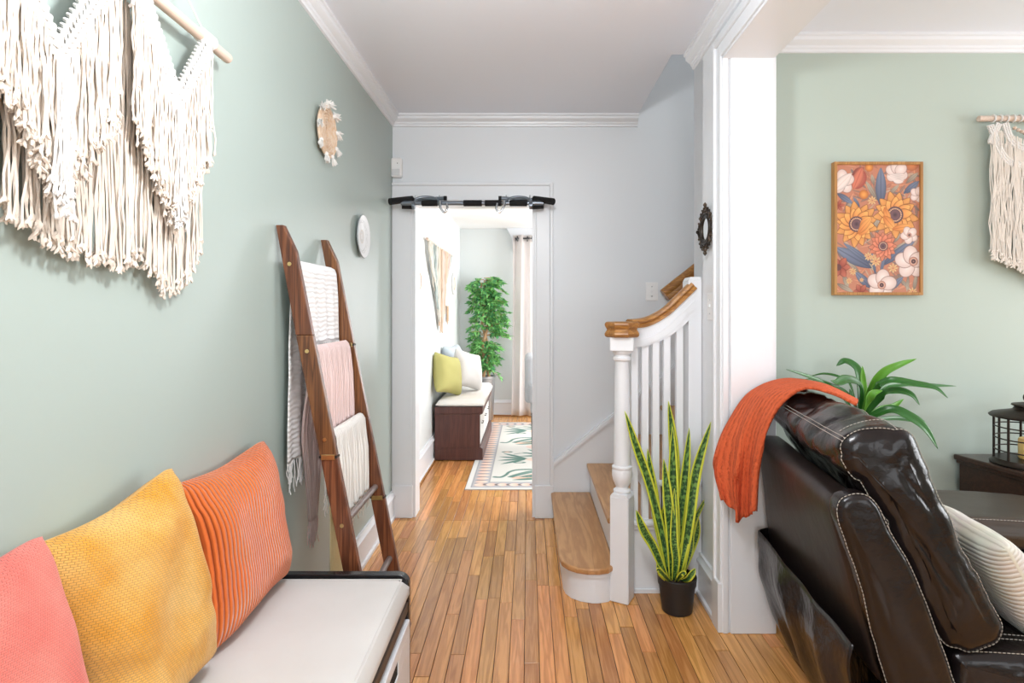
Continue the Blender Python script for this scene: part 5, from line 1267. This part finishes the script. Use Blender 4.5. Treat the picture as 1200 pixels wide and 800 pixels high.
shell = [(0.0, 0.790), (0.012, 0.822), (0.05, 0.828), (0.088, 0.812), (0.14, 0.70), (0.20, 0.58), (0.26, 0.42), (0.30, 0.30), (0.22, 0.30), (0.125, 0.345), (0.085, 0.46), (0.050, 0.60), (0.020, 0.71)]
mb, sf, N = puff(shell, 0.015, 0.80, 0.022, 14, 0.0015, 4, 1, twist, bul=0.0)
rp_ = mb.build('rear_panel', LEATHERB, rc, angle=60)
strip = [(-0.004, 0.80), (0.006, 0.838), (0.045, 0.853), (0.085, 0.835), (0.135, 0.752), (0.211, 0.588), (0.262, 0.44), (0.30, 0.26), (0.20, 0.22), (0.14, 0.30), (0.105, 0.41), (0.055, 0.60), (0.018, 0.73)]
mb, sf, N = puff(strip, -0.035, 0.035, 0.020, 3, 0.0035, 10, 3, None, ncap=5, bul=0.010)
sidep = mb.build('side_panel', LEATHER, rc, angle=60)
ring_ = [sf(i % N, -0.024, 0.0022) for i in range(N + 1)]
stitches(ring_, sidep)
cush = [(0.030, 0.905), (0.018, 0.955), (0.050, 1.003), (0.105, 1.028), (0.165, 1.024), (0.205, 0.985), (0.245, 0.900), (0.288, 0.800), (0.345, 0.670), (0.392, 0.570), (0.412, 0.510), (0.385, 0.462), (0.315, 0.440), (0.255, 0.480), (0.195, 0.620), (0.135, 0.750), (0.085, 0.850)]
mb, sf, N = puff(cush, 0.0, 0.79, 0.040, 60, 0.0065, 6.5, 7, None, ncap=14, bul=0.018, lon=(1.8, 0.9))
bc_ = mb.build('back_cushion', LEATHER, rc, angle=70)
def sline(idx, vv): return [sf(int(i) % N, v, 0.0018) for i, v in zip(idx, vv)]
near = 0.020
stitches([sf(i % N, near, 0.0025) for i in range(0, N + 1)], bc_)
stitches([sf(i % N, 0.055, 0.002) for i in range(int(5.2 * 6), int(10.5 * 6))], bc_)
for off_ in (0, 1):
    i0 = 1.55 * 6 + off_ * 0.9
    stitches([sf(int(round(i0)), near + 0.0 + (0.76 - near) * k / 60, 0.002) for k in range(61)], bc_)
stitches([sf(int(4.1 * 6), near + (0.76 - near) * k / 60, 0.002) for k in range(61)], bc_)
stitches([sf(int(i), near + 0.05 + 0.0008 * i, 0.002) for i in range(11, 26)], bc_)
# lower skirt of loose leather
def sk_(u, v):
    vv = -0.01 + 0.82 * u; z = 0.455 - 0.435 * v
    a = -0.012 + 0.055 * (1 - u) * (1 - v) + 0.125 * v ** 1.4 + 0.014 * math.sin(u * 17 + v * 3.5) * (0.25 + v) + 0.010 * noise.noise(Vector((u * 5, v * 4, 2))) - 0.02 * math.sin(v * math.pi)
    if u > 0.94: a += (u - 0.94) * 1.2
    return lw(a, vv, z)
o = MB().grid(sk_, 60, 24).build('lower_skirt', LEATHER, rc, angle=80); solid(o, 0.004, 0)
MB().box(0, 1, 0, 1, 0, 1, M=Matrix(((U.x * 0.56, V.x * 0.72, 0, lw(0.20, 0.04, 0.04).x), (U.y * 0.56, V.y * 0.72, 0, lw(0.20, 0.04, 0.04).y), (0, 0, 0.26, 0.04), (0, 0, 0, 1)))).build('base', LEATHER, rc, smooth=False)
for a in (0.26, 0.70):
    for v in (0.10, 0.70): MB().tube([lw(a, v, 0.001), lw(a, v, 0.045)], 0.022, 12).build('foot', POTB, rc)
seatp = [(0.30, 0.30), (0.29, 0.40), (0.31, 0.445), (0.45, 0.455), (0.62, 0.452), (0.74, 0.44), (0.78, 0.40), (0.77, 0.32), (0.70, 0.29), (0.5, 0.285)]
mb, sf, N = puff(seatp, 0.0, 0.44, 0.035, 12, 0.003, 7, 4, None, bul=0.008)
se = mb.build('seat', LEATHER, rc, angle=70)
for vv in (0.018, 0.075, 0.10): stitches([sf(i, vv, 0.002) for i in range(14, 34)], se)
armp = [(0.22, 0.55), (0.22, 0.61), (0.26, 0.638), (0.5, 0.645), (0.9, 0.640), (1.02, 0.61), (1.03, 0.56), (0.9, 0.545), (0.5, 0.545)]
LBR = mat('warm_brown_leather', (0.050, 0.036, 0.026), 0.38, bump=((18, 18, 18), 0.10, 0.008))
mb, sf, N = puff(armp, 0.455, 0.80, 0.035, 12, 0.0015, 5, 8, None, bul=0.006)
ar = mb.build('armrest', LBR, rc, angle=70)
stitches([sf(i, 0.470, 0.002) for i in range(9, 34)], ar)
armq = [(0.24, 0.33), (0.24, 0.50), (0.28, 0.538), (0.5, 0.543), (0.9, 0.54), (1.0, 0.51), (1.01, 0.35), (0.9, 0.32), (0.5, 0.32)]
mb, sf, N = puff(armq, 0.445, 0.795, 0.035, 12, 0.003, 6, 9, None, bul=0.006)
aq = mb.build('armrest_base', LEATHER, rc, angle=70)
stitches([sf(i, 0.458, 0.002) for i in range(9, 34)], aq)
MB().box(0, 1, 0, 1, 0, 1, M=Matrix(((U.x * 0.70, V.x * 0.33, 0, lw(0.27, 0.455, 0.04).x), (U.y * 0.70, V.y * 0.33, 0, lw(0.27, 0.455, 0.04).y), (0, 0, 0.30, 0.04), (0, 0, 0, 1)))).build('armrest_side', LEATHER, rc, smooth=False)

CREAMC = corduroy((0.78, 0.74, 0.66), (0.66, 0.61, 0.53), 26, 'cream_ribbed_fabric', 0.5, axis=1)
c0 = lw(0.505, 0.20, 0.580); ev = (U * -0.50 + Vector((0, 0, 0.86))); 
o = cushion('throw_cushion', c0, 0.36, 0.34, 0.11, V, ev, CREAMC, None, seed=3, wrinkle=0.003)
tag(o, 'cream ribbed cushion on the seat of the black leather recliner', 'cushion')

# orange knitted throw
rowsT = [
 [(1003, 477, 1.85), (975, 464, 1.89), (946, 458, 1.96), (920, 472, 2.00), (903, 500, 2.04), (894, 530, 2.08), (889, 562, 2.11), (887, 603, 2.13)],
 [(1004, 473, 1.94), (968, 456, 1.98), (932, 454, 2.05), (903, 468, 2.09), (884, 500, 2.12), (876, 535, 2.14), (873, 566, 2.16), (872, 607, 2.17)],
 [(1003, 471, 2.06), (962, 453, 2.10), (924, 449, 2.17), (890, 463, 2.21), (867, 500, 2.20), (858, 536, 2.20), (855, 566, 2.20), (858, 600, 2.19)],
 [(1000, 472, 2.16), (958, 453, 2.22), (916, 447, 2.27), (878, 464, 2.29), (852, 500, 2.28), (839, 532, 2.27), (836, 555, 2.26), (848, 590, 2.24)]]
rowsT = [[P(*q) for q in r] for r in rowsT]
rowsT = [smoothline(r, 8) for r in rowsT]
nr = len(rowsT[0]); colsT = [smoothline([rowsT[k][i] for k in range(4)], 12) for i in range(nr)]
def thr(u, v):
    i = v * (nr - 1); i0 = min(int(i), nr - 2); fi = i - i0; j = u * (len(colsT[0]) - 1); j0 = min(int(j), len(colsT[0]) - 2); fj = j - j0
    p = colsT[i0][j0].lerp(colsT[i0][j0 + 1], fj).lerp(colsT[i0 + 1][j0].lerp(colsT[i0 + 1][j0 + 1], fj), fi)
    h = max(0, (v - 0.42) / 0.58)
    p = p + Vector((-0.018 * math.sin(u * 15 + 0.8) * h, -0.030 * math.sin(u * 13 + 0.5) * h, 0.006 * math.sin(u * 40) * (v > 0.97) + 0.020 * math.sin(u * 8 + 1) * h * h))
    w = 0.004 * noise.noise(Vector((u * 6, v * 8, 1))); p.z += w + 0.004; return p
def knit(nt, uv, b):
    L = nt.links.new; mp = nt.nodes.new('ShaderNodeMapping'); mp.inputs['Scale'].default_value = (1, 1, 1); L(uv, mp.inputs[0])
    w = nt.nodes.new('ShaderNodeTexWave'); w.bands_direction = 'X'; w.inputs['Scale'].default_value = 4.0; w.inputs['Distortion'].default_value = 1.5; L(mp.outputs[0], w.inputs['Vector'])
    vo = nt.nodes.new('ShaderNodeTexVoronoi'); vo.inputs['Scale'].default_value = 60; L(uv, vo.inputs['Vector'])
    ad = nt.nodes.new('ShaderNodeMath'); ad.operation = 'ADD'; L(w.outputs['Fac'], ad.inputs[0]); L(vo.outputs['Distance'], ad.inputs[1])
    r = nt.nodes.new('ShaderNodeValToRGB'); r.color_ramp.elements[0].color = (0.34, 0.045, 0.012, 1); r.color_ramp.elements[1].color = (0.68, 0.12, 0.038, 1); r.color_ramp.elements[1].position = 0.8
    L(ad.outputs[0], r.inputs[0]); L(r.outputs[0], b.inputs['Base Color'])
    bp = nt.nodes.new('ShaderNodeBump'); bp.inputs['Strength'].default_value = 0.7; bp.inputs['Distance'].default_value = 0.005; L(ad.outputs[0], bp.inputs['Height']); L(bp.outputs[0], b.inputs['Normal'])
o = MB().grid(thr, 60, 90).build('knitted_throw', uvmat('orange_cable_knit', knit, 0.95), None, angle=80); solid(o, 0.010, 1)
tag(o, 'burnt orange cable-knit throw draped over the far top corner of the leather recliner', 'throw')

# ================================================================== CORNER CABINET, LANTERN, CANDLE
tb = thing('console_cabinet', (2.45, 2.36, 0), 'dark espresso wooden cabinet against the wall below the small macrame', 'cabinet')
def poly_(d): return [(1.925 - d, 2.553), (2.0 - d, 2.165 - d), (3.10 + d, 2.165 - d), (3.10 + d, 2.553)]
o = MB().prism(poly_(0.0), 0.655, 0.680, 'Z').build('top_board', ESPR, tb, smooth=False); bevel(o, 0.006, 3)
o = MB().prism(poly_(-0.012), 0.640, 0.656, 'Z').build('top_moulding', ESPR, tb, smooth=False); bevel(o, 0.004, 2)
o = MB().prism(poly_(-0.03), 0.001, 0.641, 'Z').build('body', ESPR, tb, smooth=False)
for x in (2.04, 2.58):
    d = MB().box(x, x + 0.50, 2.188, 2.20, 0.10, 0.60, ch=0.004).build('door', ESPR, tb, smooth=False); MB().ball((x + (0.46 if x < 2.2 else 0.04), 2.18, 0.36), 0.012).build('knob', BRONZE, d)
lt = thing('candle_lantern', (2.095, 2.36, 0.68), 'round dark metal lantern with barred sides standing on the espresso cabinet', 'lantern')
lc = Vector((2.095, 2.36, 0.68)); rL = 0.113
MB().lathe([(rL + 0.014, 0.001), (rL + 0.016, 0.008), (rL + 0.006, 0.016), (rL + 0.002, 0.026), (0.001, 0.026)], lc, 40).build('base', BRONZE, lt)
MB().lathe([(0.001, 0.205), (rL + 0.016, 0.200), (rL + 0.018, 0.206), (rL + 0.008, 0.214), (0.055, 0.232), (0.050, 0.236), (0.045, 0.245), (0.056, 0.250), (0.054, 0.256), (0.02, 0.264), (0.001, 0.266)], lc, 40).build('roof', BRONZE, lt)
for k in range(8):
    a = 2 * math.pi * (k + 0.35) / 8; MB().tube([lc + Vector((math.cos(a) * rL, math.sin(a) * rL, 0.024)), lc + Vector((math.cos(a) * rL, math.sin(a) * rL, 0.204))], 0.0048, 8).build('post', BRONZE, lt)
for z in (0.062, 0.112, 0.160): MB().torus(lc + Vector((0, 0, z)), rL, 0.0028, (1, 0, 0), (0, 1, 0), 48, 6).build('hoop', BRONZE, lt)
mb = MB().torus(lc + Vector((0, 0, 0.285)), 0.017, 0.0045, (1, 0, 0), (0, 0, 1), 20, 8).ball(lc + Vector((0, 0, 0.266)), 0.012); mb.build('ring_handle', BRONZE, lt)
wx = mat('pale_yellow_wax', (0.86, 0.58, 0.20), 0.5); wx.node_tree.nodes['Principled BSDF'].inputs['Subsurface Weight'].default_value = 0.2
cd = thing('pillar_candle', (2.12, 2.36, 0.7065), 'yellow pillar candle inside the dark lantern', 'candle')
MB().lathe([(0.050, 0.0), (0.052, 0.003), (0.052, 0.078), (0.047, 0.084), (0.038, 0.078), (0.001, 0.075)], (2.12, 2.36, 0.7065), 28).build('wax_body', wx, cd)
MB().tube([(2.12, 2.36, 0.78), (2.121, 2.36, 0.797)], 0.0015, 6).build('wick', BLACKM, cd)

# ================================================================== DRACAENA
dx, dy = 1.39, 2.375
dp = thing('potted_dracaena', (dx, dy, 0), 'green strap-leaved dracaena plant rising behind the leather recliner', 'potted plant')
MB().lathe([(0.085, 0.001), (0.092, 0.01), (0.115, 0.26), (0.122, 0.265), (0.122, 0.285), (0.112, 0.285), (0.108, 0.25), (0.001, 0.25)], (dx, dy, 0), 28).build('pot', POTB, dp)
MB().tube([(dx, dy, 0.25), (dx + 0.01, dy, 0.55), (dx, dy, 0.90)], [0.014, 0.012, 0.012], 10).build('stem', mat('dracaena_stem', (0.28, 0.22, 0.12), 0.7), dp)
def drac(nt, uv, b):
    L = nt.links.new; sep = nt.nodes.new('ShaderNodeSeparateXYZ'); L(uv, sep.inputs[0]); w = nt.nodes.new('ShaderNodeMath'); w.operation = 'MULTIPLY'; w.inputs[1].default_value = 90; L(sep.outputs[0], w.inputs[0])
    s = nt.nodes.new('ShaderNodeMath'); s.operation = 'SINE'; L(w.outputs[0], s.inputs[0]); r = nt.nodes.new('ShaderNodeValToRGB'); r.color_ramp.elements[0].color = (0.022, 0.115, 0.02, 1); r.color_ramp.elements[1].color = (0.05, 0.20, 0.03, 1)
    L(s.outputs[0], r.inputs[0]); L(r.outputs[0], b.inputs['Base Color'])
DRC = leafmat('dracaena_leaf', drac, 0.3); DRL = mat('young_dracaena_leaf', (0.13, 0.36, 0.04), 0.35)
def dprof(t): return (0.35 + 0.65 * math.sin(min(1, t / 0.5) * math.pi / 2)) * (1 if t < 0.5 else max(0.02, math.cos((t - 0.5) / 0.5 * math.pi / 2) ** 0.8))
def c8(x, y, Y): return P(900 + x / 5.217, 400 + y / 5.217, Y)
DL = [([(585, 440, 2.37), (490, 325, 2.30), (330, 250, 2.22), (215, 205, 2.16), (112, 170, 2.12)], 0.026, 0), ([(580, 430, 2.38), (420, 300, 2.40), (280, 248, 2.44), (190, 255, 2.47), (122, 226, 2.48)], 0.036, 0),
 ([(580, 420, 2.37), (560, 280, 2.33), (480, 235, 2.28), (420, 255, 2.24), (383, 238, 2.22)], 0.050, 0), ([(582, 430, 2.38), (560, 270, 2.40), (540, 170, 2.42), (470, 122, 2.44), (418, 148, 2.45)], 0.050, 0),
 ([(588, 430, 2.38), (580, 320, 2.38), (575, 230, 2.37), (577, 150, 2.36)], 0.042, 1), ([(592, 430, 2.37), (620, 300, 2.33), (700, 200, 2.28), (800, 145, 2.24), (908, 106, 2.22)], 0.044, 1),
 ([(595, 430, 2.38), (690, 300, 2.42), (820, 262, 2.46), (960, 268, 2.50), (1150, 272, 2.52)], 0.036, 0), ([(598, 430, 2.37), (650, 300, 2.30), (740, 240, 2.24), (900, 262, 2.20), (1020, 285, 2.18), (1100, 345, 2.17)], 0.040, 0),
 ([(600, 430, 2.37), (680, 345, 2.32), (770, 305, 2.27), (870, 325, 2.24), (927, 388, 2.23)], 0.046, 0), ([(600, 440, 2.38), (680, 420, 2.42), (760, 400, 2.46), (830, 350, 2.48)], 0.036, 1),
 ([(605, 440, 2.37), (740, 420, 2.30), (870, 470, 2.26), (960, 540, 2.24), (1038, 655, 2.23)], 0.062, 0), ([(580, 420, 2.38), (500, 260, 2.43), (430, 215, 2.46), (340, 197, 2.48), (258, 212, 2.49)], 0.016, 0),
 ([(590, 440, 2.36), (600, 380, 2.31), (640, 320, 2.28), (700, 300, 2.27)], 0.040, 1), ([(575, 430, 2.36), (530, 390, 2.32), (510, 350, 2.30), (500, 290, 2.30)], 0.036, 0), ([(600, 440, 2.40), (660, 330, 2.45), (700, 250, 2.48), (690, 235, 2.49)], 0.045, 0), ([(605, 445, 2.40), (760, 470, 2.46), (880, 480, 2.48), (960, 485, 2.50)], 0.030, 0)]
for path, w, li in DL:
    pts = [c8(*q) for q in path]; pts[0] = Vector((dx + (pts[0].x - dx) * 0.3, dy, 0.86))
    leafstrip(pts, w * 0.78, 0.45, DRL if li else DRC, dp, prof=dprof, face=(0.1, -0.75, 0.6), label='pale young leaf' if li else None)
for o in list(bpy.data.objects):
    if '_w' in o: del o['_w']
